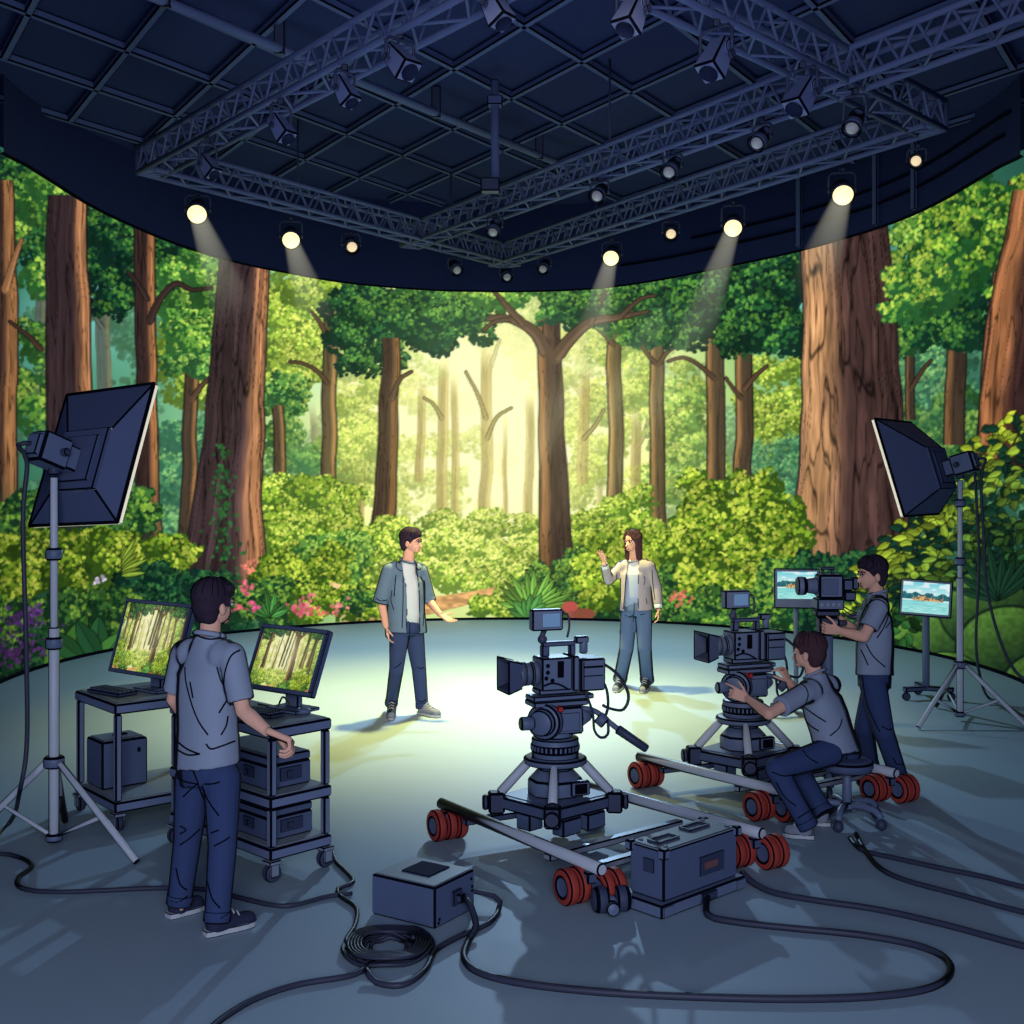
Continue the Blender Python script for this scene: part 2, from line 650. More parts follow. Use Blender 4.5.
def paint_forest():
    X, Y = CV.X, CV.Y
    # ---- sky and far glow
    r = np.hypot((X - 492) / 1.05, (Y - 430))
    stops = [0, 70, 150, 240, 340, 480, 640]
    cols = np.array([(255, 252, 205), (250, 246, 178), (214, 226, 130), (148, 194, 112), (84, 156, 116), (50, 116, 92), (34, 84, 72)], np.float32)
    cols[0] = (255, 254, 222)
    for ch in range(3):
        CV.a[..., ch] = np.interp(r, stops, cols[:, ch])
    # cyan openings high between the crowns
    for (cx, cy, sx, sy, k) in [(100, 300, 45, 60, .8), (40, 330, 30, 60, .5), (325, 300, 40, 50, .55), (175, 330, 30, 60, .4), (795, 300, 16, 40, .8), (905, 300, 24, 60, .5), (215, 440, 40, 50, .35), (318, 380, 22, 40, .4), (940, 300, 60, 60, .35)]:
        CV.blend(np.clip(k * np.exp(-((X - cx) / sx) ** 2 - ((Y - cy) / sy) ** 2), 0, 1), (128, 214, 212))
    # ---- farthest foliage, pale
    for i in range(150):
        x, y = RG.uniform(-40, 1064), RG.uniform(250, 540)
        d = abs(x - 492) / 520
        g = min(1, math.hypot((x - 492) / 220, (y - 430) / 150))
        if RG.rand() > .25 + .75 * g:
            continue
        base = np.array((178, 206, 104)) * (1 - min(1, d * 1.5)) + np.array((86, 150, 108)) * min(1, d * 1.5)
        clump(x, y, RG.uniform(16, 40), RG.uniform(14, 30), 4, base * .86, base, np.clip(base * 1.16 + 6, 0, 255), alpha=.6)
    haze(.75, sx=150, sy=150)
    # ---- farthest trunks
    fl, fd = (176, 160, 92), (146, 138, 78)
    for (xt, yt, xb, yb, w) in [(423, 378, 420, 480, 9), (443, 360, 443, 540, 11), (455, 372, 456, 545, 8), (487, 345, 485, 548, 12), (530, 390, 528, 562, 9), (584, 360, 583, 482, 11), (313, 400, 313, 550, 8), (360, 470, 360, 548, 8), (635, 405, 636, 530, 11), (681, 470, 681, 560, 8), (787, 425, 787, 480, 10), (675, 420, 674, 470, 6), (280, 405, 279, 500, 11), (103, 275, 104, 440, 16), (40, 270, 42, 420, 12), (505, 400, 505, 520, 5), (600, 420, 599, 520, 6)]:
        d = min(1, abs(xt - 492) / 330)
        l = np.array(fl) * (1 - d) + np.array((124, 112, 84)) * d
        k = np.array(fd) * (1 - d) + np.array((84, 92, 84)) * d
        trunk([(xt, yt, w * .85), (xb, yb, w)], l, k, 1 if xt < 492 else -1, bark=.35, alpha=.85, outline=False, fade=30)
    for b in [[(487, 420), (478, 395), (466, 372)], [(487, 440), (497, 418), (512, 408)], [(487, 380), (494, 358), (500, 340)], [(443, 420), (434, 405), (424, 398)], [(584, 400), (574, 384), (566, 372)], [(583, 440), (596, 425), (604, 410)], [(635, 450), (644, 436), (650, 412)], [(104, 330), (92, 312), (86, 296)], [(104, 310), (114, 296), (120, 284)]]:
        branch(b, 4, 1.5, (150, 142, 84) if abs(b[0][0] - 492) < 150 else (92, 104, 90), .8)
    # far crowns
    for i in range(60):
        x, y = RG.uniform(340, 700), RG.uniform(300, 430)
        if abs(x - 492) < 45 and y > 320:
            continue
        base = np.array((196, 212, 92)) if RG.rand() < .6 else np.array((160, 196, 92))
        clump(x, y, RG.uniform(12, 26), RG.uniform(9, 18), 3, base * .88, base, np.clip(base * 1.15, 0, 255), alpha=.5)
    haze(.46, sx=130, sy=125)
    # ---- middle distance foliage masses
    Yg = [(96, 132, 44), (150, 182, 56), (208, 222, 92)]
    Tg = [(52, 112, 82), (84, 150, 92), (140, 194, 108)]
    Gg = [(44, 98, 44), (92, 146, 52), (164, 198, 76)]
    for (x0, y0, x1, y1, k, sz, lf, c, al) in [
        (-40, 300, 60, 420, 16, 24, 4, Gg, .9), (60, 420, 200, 540, 26, 26, 4, Tg, .75),
        (165, 300, 215, 400, 18, 22, 3.5, Yg, .95), (165, 400, 220, 470, 8, 20, 3.5, Tg, .8), (150, 470, 200, 540, 10, 20, 4, Tg, .7),
        (268, 285, 325, 400, 26, 20, 3.5, Yg, .95), (266, 400, 300, 440, 6, 16, 3.5, Gg, .8), (270, 450, 340, 530, 14, 22, 3.5, Gg, .5),
        (335, 380, 385, 500, 20, 20, 3, [(128, 156, 56), (170, 194, 70), (214, 224, 104)], .7),
        (395, 440, 480, 520, 14, 18, 3, [(150, 172, 72), (186, 202, 88), (222, 228, 122)], .5),
        (560, 380, 640, 500, 26, 18, 3, [(150, 176, 66), (186, 206, 78), (222, 230, 110)], .65),
        (600, 320, 700, 420, 22, 18, 3, [(120, 156, 60), (168, 194, 70), (210, 224, 100)], .7),
        (660, 380, 720, 500, 22, 20, 3.5, [(96, 140, 62), (142, 178, 72), (196, 214, 98)], .8),
        (750, 360, 805, 450, 18, 20, 3.5, Yg, .85), (750, 440, 805, 500, 10, 20, 3.5, Tg, .6),
        (890, 300, 990, 420, 24, 24, 4, Tg, .85), (890, 400, 1000, 470, 16, 22, 4, Gg, .7)]:
        foliage(x0, y0, x1, y1, k, sz, lf, c[0], c[1], c[2], al)
    haze(.34, sx=150, sy=135)
    for (xt, yt, xb, yb, w) in [(423, 372, 420, 482, 9), (443, 350, 443, 545, 12), (455, 365, 456, 550, 8), (487, 338, 485, 552, 13), (530, 385, 528, 566, 10), (584, 355, 583, 485, 12), (635, 400, 636, 530, 11), (505, 420, 505, 530, 5), (360, 465, 360, 550, 8)]:
        trunk([(xt, yt, w * .85), (xb, yb, w)], (188, 168, 98), (146, 130, 72), 1 if xt < 492 else -1, bark=.4, alpha=.72, outline=False, fade=40)
    for b in [[(487, 420), (478, 395), (466, 372)], [(487, 440), (497, 418), (512, 408)], [(443, 420), (434, 405), (424, 398)], [(583, 440), (596, 425), (604, 410)]]:
        branch(b, 3.6, 1.5, (152, 136, 78), .6)
    # teal depth between the left trunks
    for (cx, cy, sx, sy, k) in [(208, 500, 26, 60, .55), (95, 480, 30, 50, .35), (300, 490, 26, 60, .3), (930, 420, 40, 40, .3)]:
        CV.blend(np.clip(k * np.exp(-((X - cx) / sx) ** 2 - ((Y - cy) / sy) ** 2), 0, 1), (66, 128, 112))
    # ---- middle trunks
    ml, md = (150, 108, 62), (84, 66, 46)
    for (xt, yt, xb, yb, w, sd) in [(330, 282, 329, 556, 15, 1), (192, 372, 187, 545, 15, 1), (614, 320, 616, 528, 15, -1), (657, 335, 659, 552, 15, -1), (716, 310, 716, 600, 19, -1), (744, 345, 743, 530, 18, -1), (911, 345, 911, 420, 9, -1), (957, 340, 955, 445, 21, -1), (278, 405, 279, 505, 12, 1)]:
        d = min(1, abs(xt - 492) / 260)
        l = np.array((166, 140, 78)) * (1 - d) + np.array((146, 100, 60)) * d
        k = np.array((104, 92, 54)) * (1 - d) + np.array((66, 50, 40)) * d
        trunk([(xt, yt, w * .9), (xb, yb, w)], l, k, sd, bark=.6, lines=2.2, alpha=.97, outline=True)
        if yt > 330:
            foliage(xt - 22, yt - 26, xt + 22, yt + 4, 9, 14, 3.2, (40, 92, 50), (86, 144, 60), (158, 196, 82))
    for b, w in [([(330, 345), (322, 326), (312, 312)], 5), ([(330, 345), (340, 328), (349, 318)], 5), ([(329, 385), (318, 372), (304, 364), (290, 362)], 4), ([(192, 400), (202, 386), (210, 378)], 6), ([(614, 345), (604, 334), (594, 326)], 5), ([(657, 365), (646, 352), (640, 340)], 4), ([(659, 365), (668, 352), (682, 345)], 4), ([(743, 400), (733, 388), (726, 378)], 4), ([(744, 390), (756, 376), (768, 366)], 5), ([(911, 390), (922, 372), (932, 360)], 4), ([(716, 380), (700, 366), (684, 358), (668, 362)], 4)]:
        branch(b, w, 1.8, (78, 58, 44), .95)
    # mid tree crowns
    Dk = [(18, 58, 40), (44, 98, 44), (96, 150, 54)]
    for (x0, y0, x1, y1, k, sz, lf, c) in [
        (290, 262, 345, 300, 12, 18, 3.5, Yg), (600, 290, 640, 325, 10, 18, 3.5, Gg), (640, 300, 700, 335, 14, 18, 3.5, Dk),
        (170, 290, 215, 350, 14, 20, 3.5, Gg), (905, 270, 985, 345, 26, 22, 4, Dk), (895, 215, 960, 300, 22, 22, 4, Gg)]:
        foliage(x0, y0, x1, y1, k, sz, lf, c[0], c[1], c[2])
    # ---- near dark canopy along the top
    Dm = [(14, 48, 36), (32, 82, 42), (78, 134, 50)]
    for (x0, y0, x1, y1, k, sz, lf, c) in [
        (345, 288, 440, 345, 34, 22, 3.5, Dm), (400, 290, 480, 335, 26, 20, 3.5, Dk), (350, 345, 400, 370, 8, 16, 3, Dm),
        (430, 284, 620, 302, 30, 16, 3.5, Gg), (560, 290, 605, 322, 12, 16, 3.5, Dk),
        (625, 272, 700, 325, 26, 20, 3.5, Dk), (690, 255, 800, 345, 46, 24, 4, Dm), (650, 300, 700, 345, 12, 16, 3.5, Dm),
        (84, 205, 200, 285, 40, 24, 4, Dm), (84, 230, 140, 310, 18, 20, 4, Dm), (195, 235, 225, 300, 10, 16, 3.5, Gg), (150, 255, 215, 300, 12, 16, 3.5, Gg),
        (-40, 170, 60, 260, 36, 24, 4, Dk), (-30, 200, 64, 290, 16, 20, 4, Gg), (30, 175, 66, 215, 8, 16, 4, Gg)]:
        foliage(x0, y0, x1, y1, k, sz, lf, c[0], c[1], c[2])
    # ---- near-middle trunks
    trunk([(145, 228, 21), (147, 380, 20), (149, 560, 25)], (172, 112, 66), (52, 36, 34), 1, lines=3, flare=.1)
    branch([(150, 322), (160, 300), (176, 284), (192, 290), (212, 288)], 7, 2, (52, 38, 36))
    branch([(148, 300), (138, 284), (128, 272)], 5, 2, (52, 38, 36))
    trunk([(392, 338, 17), (387, 460, 20), (380, 572, 24)], (120, 82, 46), (56, 40, 33), 1, lines=2.6, flare=.3)
    branch([(392, 400), (400, 380), (412, 372)], 5, 2, (74, 54, 42))
    trunk([(549, 318, 22), (552, 420, 25), (558, 586, 33)], (126, 84, 50), (52, 37, 34), -1, lines=3, flare=.18)
    for b, w in [([(546, 352), (536, 334), (518, 322), (498, 318), (474, 322)], 13), ([(524, 324), (512, 312), (500, 298), (490, 288)], 7), ([(512, 320), (496, 322), (484, 330)], 4), ([(556, 358), (572, 338), (592, 322), (616, 318), (648, 312)], 13), ([(590, 324), (598, 308), (606, 292)], 6), ([(620, 318), (640, 300), (655, 296)], 4), ([(548, 335), (545, 315), (543, 296)], 8)]:
        branch(b, w, 2, (70, 52, 42))
    foliage(352, 300, 470, 330, 16, 16, 3.5, *Dk)
    foliage(545, 296, 592, 318, 9, 13, 3.5, *Dk)
    # ---- ground layer in the middle, with the sandy path
    Bg = [(78, 118, 36), (132, 168, 44), (200, 214, 84)]
    Bl = [(110, 148, 50), (164, 192, 66), (222, 230, 112)]
    for (x0, y0, x1, y1, k, sz, lf, c) in [
        (400, 520, 540, 560, 36, 18, 3, Bl), (330, 530, 420, 580, 26, 18, 3, Bg), (440, 545, 545, 590, 30, 16, 3, Bl),
        (575, 500, 640, 570, 26, 18, 3, Bg), (560, 520, 700, 590, 36, 20, 3.5, Bg), (262, 490, 340, 560, 30, 22, 3.5, Bg)]:
        foliage(x0, y0, x1, y1, k, sz, lf, *c)
    yc = np.interp(X, [330, 380, 430, 470, 505, 520], [616, 612, 606, 598, 588, 584])
    hw = np.interp(X, [330, 430, 470, 505, 522], [10, 9, 7, 3.5, 1.5])
    pth = np.clip((hw - np.abs(Y - yc)) * .8, 0, 1) * sstep(335, 350, X) * sstep(524, 512, X)
    sand = np.array((202, 150, 92), np.float32) * (.8 + .45 * vnoise(X * .18, Y * .5))[..., None]
    CV.a += (sand - CV.a) * pth[..., None]
    for (x0, y0, x1, y1, k, sz, lf, c) in [
        (496, 570, 545, 612, 16, 13, 3, Bl), (335, 560, 400, 596, 16, 15, 3, Bg), (300, 540, 360, 600, 22, 18, 3.5, Gg), (380, 560, 440, 580, 12, 11, 3, Bl)]:
        foliage(x0, y0, x1, y1, k, sz, lf, *c)
    trunk([(549, 318, 22), (552, 420, 25), (558, 586, 33)], (126, 84, 50), (52, 37, 34), -1, lines=3, flare=.18, ymin=470)
    # ---- near big trunks
    trunk([(66, 195, 38), (67, 300, 44), (70, 420, 46), (74, 566, 58)], (176, 118, 76), (52, 38, 42), 1, lines=5, edge=.3, flare=.5)
    trunk([(2, 180, 22), (4, 300, 26), (0, 540, 34)], (170, 116, 70), (70, 48, 40), 1, lines=4, edge=.45)
    branch([(6, 290), (14, 262), (22, 240)], 8, 3, (150, 104, 66))
    branch([(42, 350), (26, 334), (10, 322)], 5, 2, (64, 48, 40))
    trunk([(246, 255, 50), (238, 380, 56), (228, 500, 66), (222, 588, 82)], (160, 106, 70), (52, 38, 42), 1, lines=6, edge=.28, flare=.22, ridges=True)
    trunk([(843, 225, 88), (850, 330, 94), (853, 440, 104), (852, 580, 118)], (182, 132, 88), (64, 44, 42), -1, lines=7, edge=.38, flare=.12, ridges=True)
    trunk([(1040, 180, 60), (1022, 300, 66), (1012, 400, 66), (1012, 470, 74)], (178, 112, 68), (66, 42, 40), -1, lines=5, edge=.42)
    # right hand canopy in front of sky
    foliage(940, 180, 1050, 280, 40, 24, 4.5, (34, 92, 44), (92, 150, 46), (176, 206, 64))
    foliage(892, 250, 950, 320, 12, 18, 4, (44, 106, 52), (104, 158, 54), (182, 208, 72))
    foliage(985, 275, 1064, 300, 5, 18, 4.5, (34, 92, 44), (92, 150, 46), (176, 206, 64))
    trunk([(1042, 190, 56), (1024, 300, 64), (1013, 400, 66), (1012, 470, 76)], (178, 112, 68), (66, 42, 40), -1, lines=5, edge=.42)
    # ---- undergrowth, left to right
    CV.blend(sstep(590, 640, Y) * sstep(120, 260, np.abs(X - 470)) * .95, (16, 46, 36))
    CV.blend(sstep(470, 540, Y) * sstep(300, 400, np.abs(X - 500)) * .6 * (X < 500), (24, 66, 46))
    DB = [(12, 46, 36), (26, 74, 44), (52, 106, 52)]
    LB = [(56, 92, 24), (118, 152, 34), (186, 200, 66)]
    SB = [(24, 64, 36), (58, 108, 44), (120, 160, 52)]
    for (x0, y0, x1, y1, k, sz, lf, c) in [
        (-40, 500, 40, 560, 26, 22, 4, SB), (95, 500, 140, 560, 18, 20, 4, SB), (-40, 545, 130, 620, 60, 22, 4, LB), (100, 540, 190, 590, 26, 20, 4, LB),
        (130, 575, 210, 640, 34, 22, 4, DB), (190, 580, 240, 625, 14, 18, 3.5, DB), (-40, 610, 60, 680, 30, 22, 4, SB), (0, 640, 60, 690, 12, 18, 3.5, DB), (60, 600, 130, 640, 16, 20, 4, SB),
        (265, 555, 345, 605, 30, 16, 3.5, LB), (235, 588, 300, 625, 26, 16, 3.5, SB), (300, 590, 375, 618, 22, 13, 3, LB), (340, 592, 400, 616, 12, 10, 3, SB),
        (478, 602, 545, 622, 22, 10, 3, Bg), (520, 575, 610, 622, 34, 14, 3, SB), (570, 560, 640, 622, 34, 18, 3.5, SB),
        (590, 540, 690, 600, 36, 20, 3.5, LB), (660, 570, 720, 640, 24, 18, 3.5, SB), (690, 480, 800, 560, 50, 22, 4, LB), (700, 540, 800, 620, 50, 22, 4, LB),
        (680, 600, 800, 650, 36, 18, 3.5, SB), (780, 570, 850, 660, 36, 20, 4, SB), (800, 560, 870, 640, 26, 20, 4, DB)]:
        foliage(x0, y0, x1, y1, k, sz, lf, *c)
    # broad-leaved shrub on the right: single large leaves
    for i in range(1500):
        u, v = RG.rand(), RG.rand()
        x = 848 + u * 216
        top = np.interp(x, [848, 880, 905, 930, 950, 975, 1000, 1064], [585, 545, 525, 505, 478, 445, 425, 400])
        y = top + (i / 1500.) * (660 - top) + RG.uniform(-10, 10)
        dep = (y - top) / 180
        c = np.array((168, 190, 44)) * max(0, 1 - dep * 1.25) + np.array((34, 84, 44)) * min(1, dep * 1.25)
        c = c * (.62 + .6 * RG.rand())
        if RG.rand() < .35:
            c = np.array((16, 48, 36)) * (.8 + .5 * RG.rand())
        big_leaf(x, y, RG.uniform(9, 16), RG.uniform(2.6, 4.6), RG.uniform(-.6, 3.6), c, vein=False)
    # mossy boulders and fern fronds at the right foot
    for (cx, cy, rx, ry) in [(925, 655, 40, 40), (985, 610, 46, 40), (1010, 650, 54, 44), (945, 672, 34, 20), (1050, 690, 50, 40)]:
        q = ((X - cx) / rx) ** 2 + ((Y - cy) / ry) ** 2
        m = np.clip((1 - q) * 14, 0, 1)
        sh = np.clip(.45 - .75 * (Y - cy) / ry - .35 * (X - cx) / rx, .1, 1.1)
        c = (np.array((26, 54, 36), np.float32) + np.array((66, 92, 22), np.float32) * sh[..., None]) * (.86 + .28 * vnoise(X * .3, Y * .3))[..., None]
        CV.a += (c - CV.a) * m[..., None]
        CV.blend(np.clip(1 - np.abs(q - 1) * 10, 0, 1) * .8, (10, 22, 24))
    for k in range(9):
        a = -2.9 + k * .28
        big_leaf(1000, 600, RG.uniform(40, 64), 4, a, (26, 66, 46))
    for i in range(60):
        x, y = RG.uniform(850, 920), RG.uniform(610, 672)
        big_leaf(x, y, RG.uniform(10, 18), 4, RG.uniform(-.4, 3.5), np.array((38, 88, 40)) * RG.uniform(.5, 1.3), vein=False)
    # hostas on the left
    for (x, y, L, w, a, c) in [(62, 672, 62, 12, -1.15, (54, 104, 40)), (70, 676, 58, 12, -.75, (40, 92, 44)), (64, 690, 48, 12, -1.9, (70, 120, 40)), (96, 660, 44, 11, -1.5, (34, 84, 46)), (98, 664, 40, 10, -.9, (58, 112, 46)), (100, 660, 46, 10, -2.1, (30, 76, 44)), (66, 680, 40, 9, -.3, (46, 96, 40)), (84, 660, 52, 10, -2.5, (34, 82, 42))]:
        big_leaf(x, y, L, w, a, c)
    # fern at centre
    for k in range(15):
        a = -2.9 + k * .19
        big_leaf(534, 612, RG.uniform(28, 46), 3.6, a, np.array((96, 150, 56)) * RG.uniform(.6, 1.15))
    for k in range(7):
        big_leaf(532, 618, RG.uniform(18, 30), 5, -2.8 + k * .4, np.array((64, 124, 56)) * RG.uniform(.7, 1.15))
    for k in range(8):
        big_leaf(272, 618, RG.uniform(18, 34), 2.6, -2.8 + k * .34, np.array((60, 124, 56)) * RG.uniform(.7, 1.2))
    for k in range(9):
        big_leaf(122, 560 + k * 2, RG.uniform(16, 30), 2, -1.4 + k * .16, np.array((130, 160, 48)) * RG.uniform(.7, 1.1), vein=False)
    # ivy on the big left trunk
    for i in range(150):
        y = RG.uniform(445, 585)
        x = 222 + (y - 445) * .04 + RG.normal() * (3 + (y - 445) * .05)
        CV.stamp(random.choice(leaf_masks(2.5)), x, y, tint((34, 84, 40), .3))
    # flowers
    def flowers(cx, cy, sx, sy, n, c):
        for i in range(n):
            CV.stamp(random.choice(leaf_masks(2.4)), cx + RG.normal() * sx, cy + RG.normal() * sy, tint(c, .22))
    for f in [(247, 588, 4, 3, 16, (218, 92, 112)), (240, 607, 3, 2, 8, (206, 88, 100)), (255, 608, 3, 2, 9, (226, 80, 130)), (252, 566, 4, 5, 16, (226, 120, 96)), (306, 604, 6, 5, 26, (222, 106, 124)), (318, 612, 10, 3, 20, (206, 94, 90)), (296, 611, 6, 3, 12, (208, 84, 104)), (338, 606, 6, 3, 10, (216, 130, 118)), (22, 622, 12, 8, 60, (84, 44, 116)), (28, 652, 12, 6, 50, (96, 48, 118)), (0, 650, 10, 10, 36, (70, 40, 96)), (35, 615, 4, 4, 14, (118, 66, 160)), (682, 598, 5, 3, 16, (206, 96, 84)), (100, 580, 4, 2, 10, (206, 190, 226)), (336, 585, 3, 2, 6, (224, 172, 120)), (628, 600, 3, 2, 5, (220, 120, 90))]:
        flowers(*f)
    # mushrooms by the main tree
    for (cx, cy, rx, ry, c) in [(570, 607, 8.5, 6, (178, 70, 66)), (571, 616, 4, 6, (140, 70, 62)), (584, 614, 12, 6, (128, 66, 50))]:
        q = ((X - cx) / rx) ** 2 + ((Y - cy) / ry) ** 2
        CV.blend(np.clip((1 - q) * 6, 0, 1), np.array(c, np.float32))
    # ---- light: warm veil in the middle, shade at both sides
    haze(.14, cx=490, cy=410, sx=90, sy=130, col=(255, 250, 190))
    haze(.10, cx=492, cy=430, sx=240, sy=180, col=(240, 236, 140))
    for (x, s) in [(650, .35), (690, .3), (600, .22)]:       # slanted rays inside the picture
        t = (X - x) + (Y - 330) * .5
        CV.blend(np.clip(.16 * np.exp(-(t / 16) ** 2), 0, 1) * sstep(560, 380, Y) * sstep(290, 330, Y), (250, 250, 190))
    g = CV.a.mean(axis=2, keepdims=True)
    CV.a[:] = g + (CV.a - g) * .92                    # a little less saturated, as a lit screen in haze
    mid = np.exp(-((X - 492) / 260) ** 2 - ((Y - 440) / 190) ** 2)
    CV.a *= (1.04 + .10 * mid)[..., None]
    side = np.clip((np.abs(X - 500) - 330) / 230, 0, 1)
    CV.a *= (1 - .34 * side * sstep(400, 680, Y))[..., None]
    CV.a *= (1 - .12 * side)[..., None]
    CV.a[:] = np.clip(CV.a, 0, 255)


paint_forest()
# ================================================================ the setting: floor, LED wall, upper wall, ceiling, trusses, lamps
CYC, CYR = 13.36, 5.56           # centre (y) and radius of the half-round stage
PICM = picture_mat('led_picture', 1.0)
FLOORM = mat('stage_floor', (150, 172, 186), 0.55, noise=0.03, nscale=1.2, spec=0.2)
UPM = mat('upper_wall', (38, 46, 86), 0.9, noise=0.04, spec=0.05)
CEILM = mat('ceiling_paint', (46, 56, 100), 0.9, noise=0.05, nscale=2, spec=0.05)
BEAMM = mat('ceiling_beam_paint', (84, 98, 144), 0.8, spec=0.1)

mb = MB()
mb.add([(-9, -1, 0), (9, -1, 0), (9, 20, 0), (-9, 20, 0)], [(0, 1, 2, 3)])
struct(mb, 'floor', [FLOORM])

TOP_PX = [0, 50, 86, 166, 232, 340, 430, 520, 600, 664, 801, 889, 942, 1024]
TOP_PY = [155, 186, 209, 244, 264, 284, 291.5, 293, 290, 281, 253, 228, 206, 158]


def cyl_px(th):
    return CX + FPX * CYR * np.sin(th) / (CYC + CYR * np.cos(th))


def top_z(th):
    px = cyl_px(th)
    d = CYC + CYR * np.cos(th)
    py = np.interp(px, TOP_PX, TOP_PY)
    z = CH + (HZ - py) * d / FPX
    k = np.ones(9) / 9
    zz = np.convolve(np.pad(z, 4, mode='edge'), k, 'valid') if len(np.atleast_1d(z)) > 20 else z
    return zz


def build_screen():
    tt = np.radians(np.linspace(-97, 97, 4000))
    pxs = cyl_px(tt)
    NCOL, NROW = 900, 436
    th = np.interp(np.linspace(pxs[0], pxs[-1], NCOL), pxs, tt)
    zt = top_z(th)
    x, d = CYR * np.sin(th), CYC + CYR * np.cos(th)
    f = np.linspace(0, 1, NROW)
    Z = (zt[:, None] + .10) * f[None, :]
    Xg, Dg = np.repeat(x[:, None], NROW, 1), np.repeat(d[:, None], NROW, 1)
    px = CX + FPX * Xg / Dg
    py = HZ - (Z - CH) * FPX / Dg
    col = s2l(CV.sample(px, py) / 255.0)
    co = np.stack([Xg, Dg, Z], 2).reshape(-1, 3).astype(np.float32)
    i, j = np.meshgrid(np.arange(NCOL - 1), np.arange(NROW - 1), indexing='ij')
    a = (i * NROW + j).ravel()
    quads = np.stack([a, a + 1, a + NROW + 1, a + NROW], 1).astype(np.int32)
    me = bpy.data.meshes.new('video_screen')
    me.vertices.add(len(co)); me.vertices.foreach_set('co', co.ravel())
    me.loops.add(quads.size); me.loops.foreach_set('vertex_index', quads.ravel())
    me.polygons.add(len(quads)); me.polygons.foreach_set('loop_start', np.arange(0, quads.size, 4, dtype=np.int32))
    me.update(calc_edges=True)
    at = me.color_attributes.new('picture', 'FLOAT_COLOR', 'POINT')
    rgba = np.ones((len(co), 4), np.float32)
    rgba[:, :3] = col.reshape(-1, 3)
    at.data.foreach_set('color', rgba.ravel())
    me.materials.append(PICM)
    o = bpy.data.objects.new('video_screen', me)
    COL.objects.link(o)
    tag(o, 'tall curved LED video wall showing a sunlit forest of big brown trees', 'video wall')
    return o


build_screen()

# upper dark wall over the screen, and the dark lines along the screen's edges
th = np.radians(np.linspace(-97, 97, 161))
zt = top_z(th)
mb = MB()
vs, fs, ms = [], [], []
HC = 6.5
rows = 4
for a, z in zip(th, zt):
    for (r, zz) in ((CYR - .10, z - .012), (CYR - .14, z + .012), (CYR - .14, HC - .05), (CYR - .14, HC)):
        vs.append((r * math.sin(a), CYC + r * math.cos(a), zz))
n = len(th)
for i in range(n - 1):
    for j in range(rows - 1):
        fs.append((i * rows + j, (i + 1) * rows + j, (i + 1) * rows + j + 1, i * rows + j + 1))
        ms.append(1 if j == 0 else 0)
mb.add(vs, fs, ms, True)
struct(mb, 'wall_back', [UPM, INK])
mb = MB()
mb.tube([((CYR - .015) * math.sin(a), CYC + (CYR - .015) * math.cos(a), .018) for a in th], .022, n=6)
struct(mb, 'trim_1', [INK])
# ribs on the upper wall at the right
mb = MB()
for pxx in (806, 885, 925):
    a = float(np.interp(pxx, cyl_px(th), th))
    z0 = float(np.interp(a, th, zt)) + .03
    r = CYR - .17
    c = V((r * math.sin(a), CYC + r * math.cos(a), (z0 + HC) / 2))
    mb.box(c, (.09, .05, HC - z0), rotz(-a), ink=.012)
struct(mb, 'trim_2', [BEAMM, INK])
mb = MB()
for (dz, a0, a1) in ((.55, 18, 92), (.95, 30, 94)):
    pts = []
    for a in np.radians(np.linspace(a0, a1, 30)):
        pts.append(((CYR - .16) * math.sin(a), CYC + (CYR - .16) * math.cos(a), min(HC - .05, float(np.interp(a, th, zt)) + dz * .55)))
    mb.tube(pts, .018, n=6)
struct(mb, 'trim_3', [INK])

for nm, sx in (('wall_left', -1), ('wall_right', 1)):
    mb = MB()
    mb.add([(8.9 * sx, -1, 0), (8.9 * sx, 20, 0), (8.9 * sx, 20, HC), (8.9 * sx, -1, HC)], [(0, 1, 2, 3)])
    struct(mb, nm, [UPM])
mb = MB()
mb.add([(-8.9, 2.5, HC), (-8.9, 20, HC), (8.9, 20, HC), (8.9, 2.5, HC)], [(0, 1, 2, 3)])
struct(mb, 'ceiling', [CEILM])

# ceiling grid
d1, d2 = V((.53, .848, 0)), V((.52, -.854, 0))
k = 4
for (dv, base, sp, cnt, hh) in ((d1, V((0, 11.0, 0)), 1.22, range(-5, 7), .085), (d2, V((0.1, 11.2, 0)), 1.0, range(-8, 8), .075)):
    nv = V((-dv.y, dv.x, 0))
    for i in cnt:
        o = base + nv * sp * i
        # clip to the round ceiling and the front part
        b = (o - V((0, CYC, 0))).dot(dv)
        c = (o - V((0, CYC, 0))).length_squared - (CYR - .3) ** 2
        D = b * b - c
        if D <= 0.3:
            continue
        t0, t1 = -b - math.sqrt(D), -b + math.sqrt(D)
        if dv is d1:
            t0 -= 3.5
        else:
            t1 += 3.5
        p0, p1 = o + dv * t0, o + dv * t1
        mb = MB()
        x, y, z = dv, nv, UP
        mb.box((p0 + p1) / 2 + V((0, 0, HC - hh / 2 - (.002 if dv is d1 else .012))), ((p1 - p0).length, .085, hh), axes(dv, nv, UP), ink=.016)
        struct(mb, 'trim_%d' % k, [BEAMM, INK])
        k += 1

